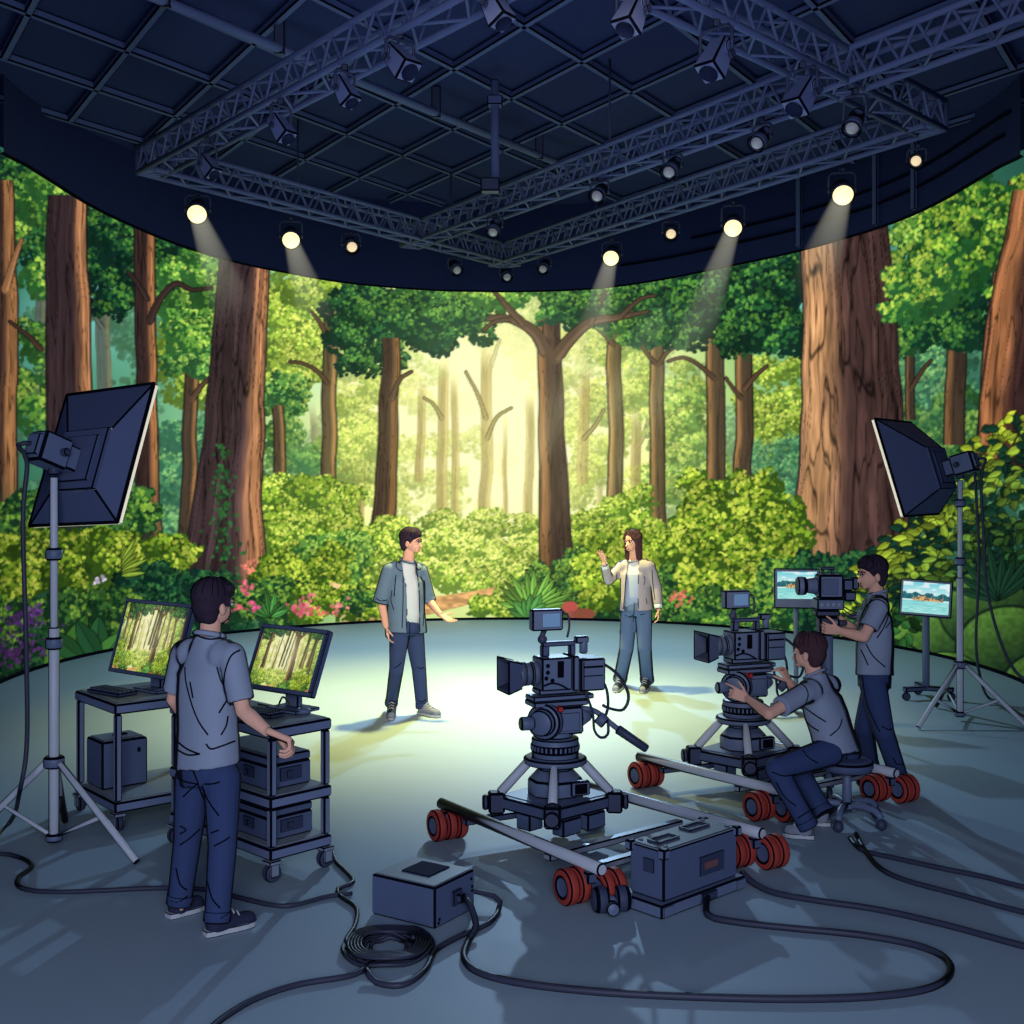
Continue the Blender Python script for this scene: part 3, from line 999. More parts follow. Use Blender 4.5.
# pipe under the ceiling with a hanging drop pole
mb = MB()
pa, pb = V((-3.4, 9.3, 6.2)), V((.75, 15.4, 6.2))
mb.cyl(pa, pb, .045, n=10, ink=.012)
root = thing('ceiling_pipe', 'long dark pipe running under the ceiling grid behind the left truss', 'pipe', tuple(pa))
mb.build('pipe', [TRUSS, INK], root, off=pa)
for t in (.12, .3, .62, .9):
    c = pa.lerp(pb, t)
    MB().box(c + V((0, 0, .12)), (.1, .06, .34), ink=.01).build('bracket', [BLK, INK], root, off=pa)
dp = Q(495, 150, 12.6)
mb = MB()
top = V((dp.x, dp.y, HC - .1))
bot = Q(495, 188, 12.6)
root = thing('drop_pole', 'short vertical pole hanging from the middle of the ceiling grid', 'pole', tuple(top))
mb.cyl(top, bot, .045, n=10, ink=.012)
mb.box(top.lerp(bot, .2), (.16, .16, .1), ink=.012)
mb.build('pole', [TRUSS, INK], root, off=top)
MB().box(bot + V((-.05, -.02, .02)), (.2, .16, .14), ink=.014).build('junction_box', [BLK, INK], root, off=top)

# ---------------------------------------------------------------- trusses
ZT = 5.3
TA, TB, TC = V((-3.78, 12.1, ZT)), V((-.1, 17.45, ZT)), V((3.83, 10.6, ZT))
TD = V((.31, 6.9, ZT))
TM0, TM1 = V((-1.47, 15.9, ZT)), V((3.42, 8.02, ZT))
truss = thing('lighting_truss', 'large overhead lattice truss frame of dark metal carrying the stage lamps', 'truss', (0, 12, ZT))
TW, TH = .26, .25


def truss_run(p0, p1, first=0, last=0, side=1):
    """box truss, the bottom outer chord on the line p0-p1, width to one side"""
    dv = (p1 - p0).normalized()
    nv = V((-dv.y, dv.x, 0)) * TW * side
    up = V((0, 0, TH))
    L = (p1 - p0).length
    ch = [V((0, 0, 0)), nv, up, nv + up]
    b0 = MB()
    rch, rbr = .026, .013
    for c in ch:
        b0.cyl(p0 + c, p1 + c, rch, n=8, ink=0)
    root = b0.build('truss_section', [TRUSS], truss, off=truss.location)
    b1 = MB()
    n = max(4, int(L / .30))
    for i in range(n):
        a, b = p0 + dv * L * i / n, p0 + dv * L * (i + 1) / n
        m = (a + b) / 2
        for (c0, c1) in ((ch[0], ch[2]), (ch[1], ch[3])):
            b1.cyl(a + c0, m + c1, rbr, n=5, ink=0, caps=False)
            b1.cyl(m + c1, b + c0, rbr, n=5, ink=0, caps=False)
        if i % 2 == 0:
            b1.cyl(a + ch[0], b + ch[1], rbr, n=5, ink=0, caps=False)
            b1.cyl(a + ch[2], b + ch[3], rbr, n=5, ink=0, caps=False)
        else:
            b1.cyl(a + ch[1], b + ch[0], rbr, n=5, ink=0, caps=False)
            b1.cyl(a + ch[3], b + ch[2], rbr, n=5, ink=0, caps=False)
    for e in (p0, p1):
        for (c0, c1) in ((ch[0], ch[1]), (ch[2], ch[3]), (ch[0], ch[2]), (ch[1], ch[3])):
            b1.cyl(e + c0, e + c1, rch * .9, n=6, ink=0)
    b1.build('lattice', [TRUSS], root, off=truss.location)


truss_run(TA, TB, side=-1)
truss_run(TC, TB, side=1)
dAD = (TD - TA).normalized()
truss_run(TA, TA + dAD * 7.2, side=1)
dCD = (TD - TC).normalized()
truss_run(TC, TC + dCD * 6.2, side=-1)
truss_run(TM0, TM1 + (TM1 - TM0).normalized() * .8, side=1)
# suspension points of the frame
mbh = MB()
for p in (TA.lerp(TB, .35), TA.lerp(TB, .8), TC.lerp(TB, .3), TC.lerp(TB, .7), TM0.lerp(TM1, .5)):
    mbh.cyl(p + V((0, 0, TH)), V((p.x, p.y, HC - .1)), .012, n=6, ink=0)
mbh.build('suspension_cable', [BLK_R], truss, off=truss.location)

# ---------------------------------------------------------------- lamps under the truss
LENS_ON = mat('lamp_lens_lit', (255, 240, 190), emit=(255, 236, 172), estr=1.35, noise=0)
LENS_MID = mat('lamp_lens_glowing', (235, 215, 180), emit=(246, 218, 170), estr=.85, noise=0)
LENS_OFF_GLOW = mat('lamp_lens_off_glow', (180, 182, 184), rough=.3, emit=(160, 160, 164), estr=.12, noise=0)  # unlit lens given a weak glow so it reads pale
HOUS = mat('lamp_housing', (100, 112, 150), 0.5, rim=0.3)
HOUSB = mat('lamp_housing_flat', (116, 128, 168), 0.5)


def beam_mat():  # beam imitated by a volume that glows itself, no lamp light scattered
    m = bpy.data.materials.new('glowing_haze')
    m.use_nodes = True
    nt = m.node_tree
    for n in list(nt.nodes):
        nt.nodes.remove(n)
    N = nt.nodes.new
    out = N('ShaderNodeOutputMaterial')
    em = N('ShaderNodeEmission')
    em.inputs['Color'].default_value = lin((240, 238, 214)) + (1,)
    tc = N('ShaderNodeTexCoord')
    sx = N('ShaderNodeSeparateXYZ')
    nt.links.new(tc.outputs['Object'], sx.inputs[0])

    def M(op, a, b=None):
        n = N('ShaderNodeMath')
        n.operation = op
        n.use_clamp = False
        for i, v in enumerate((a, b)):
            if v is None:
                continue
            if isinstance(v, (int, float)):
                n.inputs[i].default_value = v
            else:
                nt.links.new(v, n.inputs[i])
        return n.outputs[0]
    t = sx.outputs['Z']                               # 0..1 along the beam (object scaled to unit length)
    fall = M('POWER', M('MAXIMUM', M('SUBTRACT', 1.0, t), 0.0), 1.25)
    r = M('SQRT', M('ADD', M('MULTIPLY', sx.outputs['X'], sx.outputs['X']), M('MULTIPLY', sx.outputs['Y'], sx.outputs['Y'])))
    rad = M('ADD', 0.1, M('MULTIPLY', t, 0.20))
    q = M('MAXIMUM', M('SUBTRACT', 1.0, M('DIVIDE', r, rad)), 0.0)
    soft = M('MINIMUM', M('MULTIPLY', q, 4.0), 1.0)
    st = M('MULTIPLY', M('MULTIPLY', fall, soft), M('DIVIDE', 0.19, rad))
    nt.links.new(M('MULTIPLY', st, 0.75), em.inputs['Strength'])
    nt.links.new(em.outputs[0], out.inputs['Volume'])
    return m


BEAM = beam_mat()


def on_line(px, p0, p1):
    k = (px - CX) / FPX
    dx, dy = p1.x - p0.x, p1.y - p0.y
    t = (k * p0.y - p0.x) / (dx - k * dy)
    return p0 + (p1 - p0) * t


def spot(px, py, line, rpx, kind, aim, label, group, beam=None):
    """a lamp hanging under a truss chord; kind: on / mid / off / head"""
    hang = on_line(px, *line)
    d = hang.y
    c = Q(px, py, d)
    r = rpx * d / FPX
    aim = V(aim).normalized()
    top = V((c.x, c.y, min(ZT - .035, c.z + max(.2, r * 2.2))))
    if top.z < ZT - .035:
        top.z = ZT - .035
    root = thing('stage_spotlight', label, 'stage light', tuple(top), group=group)
    sx = aim.cross(UP)
    sx = sx.normalized() if sx.length > .05 else V((1, 0, 0))
    B = r * 3.0
    mid = c - aim * B * .45 if kind != 'head' else c
    # yoke and clamp
    yk = MB()
    w = r * 1.28
    a0, a1 = mid + sx * w, mid - sx * w
    topy = max(mid.z + r * 1.5, top.z - .05)
    pts = [a0, V((a0.x, a0.y, topy - r * .3)), V((a0.x, a0.y, topy)).lerp(V((mid.x, mid.y, topy)), .25), V((mid.x, mid.y, topy)), V((a1.x, a1.y, topy)).lerp(V((mid.x, mid.y, topy)), .25), V((a1.x, a1.y, topy - r * .3)), a1]
    yk.tube(pts, max(.012, r * .13), n=6)
    for a in (a0, a1):
        yk.cyl(a - sx * .015, a + sx * .015, r * .28, n=10, ink=.004)
    yk.build('yoke', [BLK_R, INK], root, off=top)
    MB().box((mid.x, mid.y, (topy + top.z) / 2 + .0), (.05, .05, max(.03, abs(top.z - topy))), ink=.006).build('clamp', [BLK, INK], root, off=top)
    if kind == 'head':
        hb = MB()
        x, y, z = frame(-aim)
        hb.box(c, (r * 1.7, r * 1.7, r * 2.9), axes(x, y, z), ink=.014, taper=.72)
        hb.build('housing', [HOUSB, INK], root, off=top)
        hd = MB()
        for s in (-1, 1):
            s0 = c - aim * r * .75 + sx * s * r * .7
            hd.lathe([(.001, 0), (r * .5, 0), (r * .5, r * .16), (r * .44, r * .2, 1), (r * .3, r * .2), (r * .26, r * .2, 1), (r * .12, r * .2), (r * .001, r * .2)], s0, sx * s, n=18)
        hd.build('pan_disc', [HOUSB, INK], root, off=top)
        MB().lathe([(.001, 0), (r * .62, 0), (r * .66, .01)], c + aim * r * 1.46, aim, n=16).build('lens', [GLASS], root, off=top)
        return root
    hb = MB()
    hb.lathe([(.001, -B), (r * .55, -B), (r * .72, -B * .96, 1), (r * .95, -B * .7), (r * 1.0, -B * .25), (r * 1.06, -B * .23, 1), (r * 1.06, -B * .16), (r * 1.0, -B * .14, 1), (r * 1.16, -.0), (r * 1.16, r * .28), (r * 1.08, r * .3, 1), (r * 1.0, r * .1, 1)], c, aim, n=20)
    hb.build('housing', [HOUS, INK], root, off=top)
    lm = {'on': LENS_ON, 'mid': LENS_MID, 'off': LENS_OFF_GLOW}[kind]
    lr = r * (1.0 if kind == 'on' else .72)
    MB().lathe([(lr, 0), (lr * .92, lr * .3), (lr * .72, lr * .6), (lr * .4, lr * .82), (.001, lr * .9)], c + aim * r * .02, aim, n=22).build('lens', [lm], root, off=top)
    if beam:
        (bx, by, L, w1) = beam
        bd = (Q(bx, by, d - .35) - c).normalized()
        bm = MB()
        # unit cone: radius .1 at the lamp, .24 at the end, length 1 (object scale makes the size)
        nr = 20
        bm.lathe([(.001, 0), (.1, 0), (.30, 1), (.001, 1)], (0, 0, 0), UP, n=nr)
        o = bm.build('glow_beam', [BEAM], root)
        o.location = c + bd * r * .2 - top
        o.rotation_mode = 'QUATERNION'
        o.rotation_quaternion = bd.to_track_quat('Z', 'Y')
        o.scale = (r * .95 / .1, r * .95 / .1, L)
        o['label'] = 'pale self-glowing cone imitating a beam of light in haze'
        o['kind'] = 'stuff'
    return root


AB, CB_, AD, CD, MM = (TA, TB), (TC, TB), (TA, TA + dAD * 7.2), (TC, TC + dCD * 6.2), (TM0, TM1)
LG, DG, MG = 'lit lamps with visible beams', 'dim lamps under the truss', 'unlit lamp heads under the left and right trusses'
dn = (0.1, -.62, -.62)
# positions nudged inside the truss width so the clamps sit under the lower chords
LAMPS = [
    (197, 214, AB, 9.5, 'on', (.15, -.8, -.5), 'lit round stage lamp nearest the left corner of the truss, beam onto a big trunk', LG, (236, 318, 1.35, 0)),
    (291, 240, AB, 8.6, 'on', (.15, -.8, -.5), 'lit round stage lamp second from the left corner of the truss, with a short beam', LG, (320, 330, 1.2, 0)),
    (352, 247, AB, 7.0, 'mid', (.2, -.8, -.4), 'dim warm lamp right of the two lit lamps on the back left truss', DG, None),
    (457, 270, AB, 5.6, 'off', (.3, -.7, -.5), 'small unlit lamp on the back left truss just before its far corner', DG, None),
    (507, 277, (TA, TB), 5.2, 'off', (.1, -.7, -.5), 'smallest unlit lamp hanging right under the far corner of the truss', DG, None),
    (543, 269, CB_, 5.4, 'off', (-.2, -.7, -.5), 'small unlit lamp on the back right truss just past the far corner', DG, None),
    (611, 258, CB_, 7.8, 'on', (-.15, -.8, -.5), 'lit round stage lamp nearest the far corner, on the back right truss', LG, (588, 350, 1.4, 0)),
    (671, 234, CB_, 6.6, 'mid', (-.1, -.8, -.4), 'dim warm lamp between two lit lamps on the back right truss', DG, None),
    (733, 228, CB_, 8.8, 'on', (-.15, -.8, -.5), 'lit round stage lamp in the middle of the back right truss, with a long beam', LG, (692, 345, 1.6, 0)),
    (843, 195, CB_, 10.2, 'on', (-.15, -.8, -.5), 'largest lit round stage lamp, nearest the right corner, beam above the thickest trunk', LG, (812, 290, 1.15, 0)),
    (916, 161, CB_, 7.0, 'mid', (-.35, -.8, -.35), 'dim warm lamp hanging at the right corner of the truss', DG, None),
    (208, 166, AD, 9, 'head', (.55, -.35, -.75), 'unlit box lamp nearest the left corner of the left truss', MG, None),
    (281, 128, AD, 10.5, 'head', (.5, -.35, -.8), 'unlit box lamp second from the left corner on the left truss', MG, None),
    (345, 91, AD, 11, 'head', (.45, -.3, -.85), 'unlit box lamp third from the left corner on the left truss', MG, None),
    (400, 61, AD, 14, 'head', (.5, -.5, -.7), 'larger unlit box lamp with round side disc on the left truss, beside a smaller one', MG, None),
    (495, 8, AD, 14, 'head', (.4, -.3, -.85), 'unlit box lamp cut by the top edge of the photo, left one', MG, None),
    (632, 14, CD, 15, 'head', (-.35, -.4, -.85), 'unlit box lamp with round disc cut by the top edge of the photo, right one', MG, None),
    (716, 58, CD, 15, 'head', (-.4, -.4, -.85), 'large unlit box lamp with round disc on the near right truss', MG, None),
    (802, 96, CD, 14, 'head', (-.45, -.4, -.75), 'unlit box lamp with round disc right beneath the crossing of two trusses', MG, None),
    (852, 128, CD, 9, 'off', (-.4, -.55, -.75), 'slim grey unlit can lamp near the right corner of the truss', DG, None),
    (493, 232, MM, 6.4, 'off', (-.2, -.6, -.7), 'small unlit lamp at the far end of the middle truss', DG, None),
    (597, 196, MM, 7.5, 'off', (-.3, -.7, -.5), 'unlit lamp with pale lens second along the middle truss', DG, None),
    (669, 172, MM, 8, 'off', (-.4, -.6, -.6), 'unlit lamp with pale lens third along the middle truss', DG, None),
    (757, 143, MM, 8.5, 'off', (-.5, -.5, -.6), 'unlit lamp with dull lens, nearest of the row on the middle truss', DG, None),
]
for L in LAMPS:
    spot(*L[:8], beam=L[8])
# ================================================================ equipment
SOFTB = mat('softbox_fabric', (82, 94, 128), 0.75, noise=0.05)
SOFTW = mat('softbox_diffuser', (240, 234, 214), 0.7, emit=(250, 240, 210), estr=.55)
CASEM = mat('case_shell', (86, 100, 132), 0.55)
CASED = mat('case_dark_detail', (56, 66, 94), 0.5)
BOXTOP = mat('box_top_panel', (120, 134, 146), 0.5)
TRAYM = mat('tray_edge', (116, 130, 164), 0.5)
TRAYT = mat('lit_tray_top', (146, 156, 162), 0.55)  # lighter than the edge: light falling on the top is in the colour
LEGM = mat('cart_leg', (120, 132, 160), 0.45)
SEATM = mat('stool_seat', (80, 92, 126), 0.7)
BEZEL = mat('monitor_bezel', (84, 96, 130), 0.45)
FINDER = mat('finder_screen', (96, 126, 160), 0.3, emit=(96, 128, 164), estr=.45)
BADGE = mat('display_strip', (120, 84, 84), 0.5)


# ---------------------------------------------------------------- softboxes on stands
def softbox(hub, mount_z, n, u, W, H, Dp, legs, collars, lab_s, lab_b, plate_d=.26, pl=(0, 0), roll=0, shift=(0, 0)):
    hub = V(hub)
    st = thing('light_stand', lab_s, 'light stand', tuple(hub), group=None)
    mb = MB()
    zc = .49
    mb.cyl(hub + V((0, 0, .05)), hub + V((0, 0, mount_z * .56)), .032, n=12, ink=.008)
    mb.cyl(hub + V((0, 0, mount_z * .55)), hub + V((0, 0, mount_z - .14)), .024, n=12, ink=.006)
    mb.build('pole', [STEEL, INK], st, off=hub)
    for z in collars:
        m2 = MB()
        m2.cyl(hub + V((0, 0, z)), hub + V((0, 0, z + .075)), .05, n=12, ink=.012)
        m2.build('collar', [NAVY_R, INK], st, off=hub)
    m2 = MB()
    m2.cyl(hub + V((0, 0, zc - .01)), hub + V((0, 0, zc + .06)), .062, n=12, ink=.012)
    m2.build('leg_collar', [NAVY_R, INK], st, off=hub)
    m2 = MB()
    m2.cyl(hub + V((0, 0, .04)), hub + V((0, 0, .09)), .05, n=12, ink=.012)
    m2.build('foot_collar', [NAVY_R, INK], st, off=hub)
    for lg in legs:
        a = hub + V((0, 0, zc + .02)) + V((lg[0], lg[1], 0)).normalized() * .05
        b = hub + V((lg[0], lg[1], .02))
        m3 = MB()
        m3.cyl(a, b, .022, n=10, ink=.006)
        lo = m3.build('leg', [STEEL, INK], st, off=hub)
        m4 = MB()
        m4.cyl(a.lerp(b, .55), hub + V((0, 0, .065)), .013, n=8, ink=.003)
        m4.build('brace', [STEEL, INK], lo, off=hub)
    # lamp head and soft box
    n, u = V(n).normalized(), V(u).normalized()
    v = u.cross(n) * -1
    if v.z < 0:
        v = -v
    u = (u * math.cos(roll) + v * math.sin(roll)).normalized()
    v = n.cross(u)
    if v.z < 0:
        v = -v
    h0 = hub + V((0, 0, mount_z))
    sb = thing('softbox', lab_b, 'studio light', tuple(h0))
    R = axes(u, v, n)
    hd = MB()
    hd.box(h0 - n * .04, (.17, .19, .20), R, ink=.016)
    hd.box(h0 + n * .09, (.13, .15, .10), R, ink=.012)
    hd.box(h0 - n * .148, (.11, .13, .03), R, ink=.012)
    hd.build('lamp_head', [NAVY, INK], sb, off=h0)
    br = MB()
    br.cyl(h0 - V((0, 0, .13)), h0 - V((0, 0, .06)), .035, n=10, ink=.008)
    br.cyl(h0 - u * .13, h0 + u * .13, .025, n=8, ink=.006)
    br.build('swivel', [BLK_R, INK], sb, off=h0)
    pc = h0 + n * .17 + u * pl[0] + v * pl[1]
    pm = MB()
    pm.box(pc, (W * .50, H * .44, .035), R, ink=.012)
    pm.box(pc - n * .02, (W * .36, H * .33, .03), R, ink=.010)
    pm.build('mounting_plate', [SOFTB, INK], sb, off=h0)
    fc = pc + n * Dp + u * shift[0] + v * shift[1]
    # pyramid shell with dark seams
    shell = MB()
    a, b = [], []
    for (su, sv) in ((-1, -1), (1, -1), (1, 1), (-1, 1)):
        a.append(pc + u * su * W * .25 + v * sv * H * .22 + n * .01)
        b.append(fc + u * su * W * .5 + v * sv * H * .5)
    vs = a + b
    fs = [(0, 1, 5, 4), (1, 2, 6, 5), (2, 3, 7, 6), (3, 0, 4, 7)]
    shell.add(vs, fs, 0)
    for i in range(4):
        shell.tube([a[i], b[i]], .007, n=6, mi=1)
        shell.tube([b[i], b[(i + 1) % 4]], .012, n=6, mi=1)
    shell.build('shell', [SOFTB, INK], sb, off=h0)
    fr = MB()
    fr.box(fc + n * .022, (W, H, .035), R, ink=.004)
    fr.build('diffuser', [SOFTW, INK], sb, off=h0, label='pale cream front diffuser')
    return st, sb, h0, n, u, v


hubL = G(54, 848)
b_, a_ = math.radians(20), math.radians(34)
nL = (math.sin(a_) * math.cos(b_), math.cos(a_) * math.cos(b_), -math.sin(b_))
uL = (math.cos(a_), -math.sin(a_), 0)
stL, sbL, h0L, nLv, uLv, vLv = softbox(hubL, 2.36, nL, uL, .84, .90, .13, [(.60, -.33), (-.56, .10), (-.12, .5)], (.95 * 1.25, 1.72), 'tall steel light stand on three legs at the left edge of the stage', 'dark square softbox seen from behind on the left stand, tilted down', pl=(.02, .02), shift=(-.09, .085), roll=.05)
hubR = G(960, 721)
a_ = math.radians(-52)
b_ = math.radians(17)
nR = (math.sin(a_) * math.cos(b_), math.cos(a_) * math.cos(b_), -math.sin(b_))
uR = (math.cos(a_), -math.sin(a_), 0)
stR, sbR, h0R, nRv, uRv, vRv = softbox(hubR, 2.34, nR, uR, .92, .92, .27, [(-.52, -.40), (.45, -.42), (.0, .62)], (1.42, 1.95), 'tall steel light stand on three legs at the right side near the screen', 'dark square softbox seen from behind on the right stand, tilted down', pl=(0, .02), shift=(-.08, .09))


# ---------------------------------------------------------------- carts
def cart(org, ex, ey, w, d, trays, lab, inset=.03):
    """org: a corner on the floor, trays: list of heights (tray tops)"""
    org, ex, ey = V((org[0], org[1], 0)), V(ex).normalized(), V(ey).normalized()
    c = org + ex * w / 2 + ey * d / 2
    R = axes(ex, ey, UP) if ex.cross(ey).z > 0 else axes(ex, -ey, UP)
    root = thing('equipment_cart', lab, 'cart', tuple(c))
    for z in trays:
        mb = MB()
        mb.box(c + V((0, 0, z - .035)), (w, d, .066), R, ink=.012)
        mb.box(c + V((0, 0, z)), (w - .05, d - .05, .008), R, ink=.004, mi=2)
        mb.build('tray', [TRAYM, INK, TRAYT], root, off=c)
    for (i, j) in ((0, 0), (1, 0), (1, 1), (0, 1)):
        p = org + ex * (inset + (w - 2 * inset) * i) + ey * (inset + (d - 2 * inset) * j)
        mb = MB()
        zs = sorted(trays)
        for z0, z1 in zip(zs[:-1], zs[1:]):
            mb.box(p + V((0, 0, (z0 + z1 - .068) / 2)), (.045, .045, z1 - .068 - z0), R, ink=.010)
        mb.build('leg', [LEGM, INK], root, off=c)
        cb = MB()
        q = p + V((0, 0, 0))
        base = zs[0] - .068
        cb.box(q + V((0, 0, base - .012)), (.08, .08, .024), R, ink=.008)
        for s in (-1, 1):
            cb.box(q + V((0, 0, base - .05)) + ex * s * .028, (.012, .05, .07), R, ink=.004)
        co = cb.build('caster', [GREY, INK], root, off=c)
        wb = MB()
        wr = .052
        wb.lathe([(.001, -.02), (wr * .5, -.02), (wr * .55, -.022, 1), (wr * .92, -.02), (wr, -.012, 1), (wr, .012), (wr * .92, .02, 1), (wr * .55, .022), (wr * .5, .02, 1), (.001, .02)], q + V((0, 0, wr)) + ey * .0, ex, n=18)
        wb.build('wheel', [BLK, INK], co, off=c)
    return root, c, R


exA, eyA = V((.76, .65, 0)).normalized(), V((-.65, .76, 0)).normalized()
cartA, cA, RA = cart((-2.475, 7.48), exA, eyA, .86, .68, (.185, .80), 'two-shelf grey cart standing behind the crew member, holding the left desktop monitor')
exB, eyB = V((.716, -.697, 0)).normalized(), V((.697, .716, 0)).normalized()
cartB, cB, RB = cart((-2.08, 7.27), exB, eyB, 1.07, .42, (.19, .47, .85), 'three-shelf grey cart beside the crew member, holding the right desktop monitor')


def pic_grid(name, parent, off, c, u, v, w, h, fn, nx=110, ny=72, strength_mat=None):
    c, u, v = V(c), V(u), V(v)
    gu, gv = np.meshgrid(np.linspace(0, 1, nx), np.linspace(0, 1, ny), indexing='ij')
    col = s2l(np.clip(fn(gu, gv), 0, 255) / 255.0).reshape(-1, 3)
    vs = [tuple(c + u * (a - .5) * w + v * (b - .5) * h - V(off)) for a, b in zip(gu.ravel(), gv.ravel())]
    fs = [(i * ny + j, (i + 1) * ny + j, (i + 1) * ny + j + 1, i * ny + j + 1) for i in range(nx - 1) for j in range(ny - 1)]
    me = bpy.data.meshes.new(name)
    me.from_pydata(vs, [], fs)
    at = me.color_attributes.new('picture', 'FLOAT_COLOR', 'POINT')
    rgba = np.ones((len(vs), 4), np.float32)
    rgba[:, :3] = col
    at.data.foreach_set('color', rgba.ravel())
    me.materials.append(strength_mat or PICM)
    o = bpy.data.objects.new(name, me)
    COL.objects.link(o)
    o.parent = parent
    return o


def forest_crop(x0, x1, y0, y1, seed=0):
    def fn(gu, gv):
        px, py = x0 + (x1 - x0) * gu, y1 + (y0 - y1) * gv
        c = CV.sample(px, py)
        g = np.exp(-((gu - .5) / .3) ** 2 - ((gv - .6) / .3) ** 2)[..., None]
        c = c + (np.array((255, 252, 205)) - c) * g * .35
        # slim dark trunks of the on-screen view
        rs = np.random.RandomState(seed)
        for k in range(7):
            x = rs.rand()
            w = .008 + .014 * rs.rand()
            m = np.clip((w - np.abs(gu - x - (gv - .5) * .06)) / w * 2.5, 0, 1) * (gv > .3 + .12 * rs.rand())
            c = c + (np.array((70, 74, 50)) - c) * (m * .75)[..., None]
        return c * .94
    return fn


def harbour(seed):
    def fn(u, v):
        sky = np.array((118, 204, 220.)) + (np.array((214, 240, 236.)) - np.array((118, 204, 220.))) * np.clip((1 - v) * 2.0, 0, 1)[..., None]
        cl = sstep(.5, .72, vnoise(u * 6 + seed * 9, v * 14)) * sstep(.58, .7, v)
        c = sky + (np.array((236, 246, 244.)) - sky) * (cl * .8)[..., None]
        hill = .56 + .10 * vnoise(u * 7 + seed * 5, u * 0 + 2) + .05 * vnoise(u * 22, u * 0)
        m = ((v < hill) & (v > .44)).astype(float)[..., None]
        hc = np.array((46, 104, 112.)) * (.7 + .6 * vnoise(u * 30, v * 40))[..., None]
        c = c * (1 - m) + hc * m
        tw = (vnoise(np.floor(u * 30) * 1.7 + seed, np.floor(u * 0) + 7) * .16 + .42)
        mk = ((v < tw) & (v > .40) & (np.abs(u - .55) < .33)).astype(float)[..., None]
        bc = np.array((224, 176, 112.)) + (np.array((110, 92, 84.)) - np.array((224, 176, 112.))) * (vnoise(u * 40, v * 50) > .55)[..., None]
        c = c * (1 - mk) + bc * mk
        mw = (v < .40).astype(float)[..., None]
        wc = np.array((108, 196, 200.)) + np.array((60, 34, 28.)) * (vnoise(u * 10, v * 50))[..., None] + np.array((50, 26, 10.)) * np.clip(.4 - v, 0, 1)[..., None]
        return c * (1 - mw) + wc * mw
    return fn


def desk_monitor(base, u, tilt, w, h, lift, lab, fn, name='desktop_monitor', cat='monitor', lean_side=0):
    """base: point on the tray, u: screen's right vector, tilt: leaning back"""
    base, u = V(base), V(u).normalized()
    nn = u.cross(UP)                                   # towards the viewer
    v = (UP * math.cos(tilt) - nn * math.sin(tilt)).normalized()
    n = u.cross(v)
    root = thing(name, lab, cat, tuple(base))
    R = axes(u, v, n)
    c = base + V((0, 0, lift + h / 2)) - nn * .0 + nn * .03
    mb = MB()
    mb.box(c - n * .022, (w, h, .045), R, ink=.008)
    mb.box(c - n * .055, (w * .6, h * .6, .03), R, ink=.008)
    mb.build('casing', [BEZEL, INK], root, off=base)
    fb = MB()
    bz = .026
    for s in (-1, 1):
        fb.box(c + n * .004 + v * s * (h / 2 - bz / 2), (w, bz, .012), R, ink=.003)
        fb.box(c + n * .004 + u * s * (w / 2 - bz / 2), (bz, h - 2 * bz, .012), R, ink=.003)
    fb.build('bezel', [NAVY_D, INK], root, off=base)
    pic_grid('screen', root, base, c + n * .003, u, v, w - 2 * bz, h - 2 * bz, fn)
    sb = MB()
    sc = base - nn * .03
    sb.box(sc + V((0, 0, (lift + .12) / 2 + .01)), (.11, .045, lift + .10), axes(u, nn, UP), ink=.008)
    sb.build('stand_neck', [NAVY, INK], root, off=base)
    bb = MB()
    bb.box(base - nn * .02 + V((0, 0, .0125)), (.26, .19, .02), axes(u, nn, UP), ink=.007)
    bb.build('stand_base', [NAVY, INK], root, off=base)
    return root


zA, zB = .805, .855
mA = cA + exA * .0 + eyA * .10 + V((0, 0, zA))
mA = V((G(154, 691, zA).x, G(154, 691, zA).y, zA))
desk_monitor(mA, (.80, -.60, 0), math.radians(17), .70, .50, .10, 'left desktop monitor on the two-shelf cart, showing a forest picture, partly behind the crew member', forest_crop(300, 720, 300, 610, 3))
mB = V((G(290, 711, zB).x, G(290, 711, zB).y, zB))
desk_monitor(mB, (.80, -.60, 0), math.radians(22), .56, .39, .11, 'right desktop monitor on the three-shelf cart, showing a forest picture', forest_crop(330, 690, 320, 600, 8))


def keyboard(c, u, lab, w=.36, d=.15):
    c, u = V(c), V(u).normalized()
    nn = V((-u.y, u.x, 0))
    R = axes(u, nn, UP)
    root = thing('keyboard', lab, 'keyboard', tuple(c))
    MB().box(c + V((0, 0, .014)), (w, d, .022), R, ink=.006).build('base', [BLK, INK], root, off=c)
    kb = MB()
    for i in range(12):
        for j in range(4):
            kb.box(c + u * ((i - 5.5) * w / 12.8) + nn * ((j - 1.5) * d / 4.8) + V((0, 0, .031)), (w / 15, d / 6, .012), R, ink=.003)
    k = kb.build('key_block', [NAVY, INK], root, off=c)
    return root


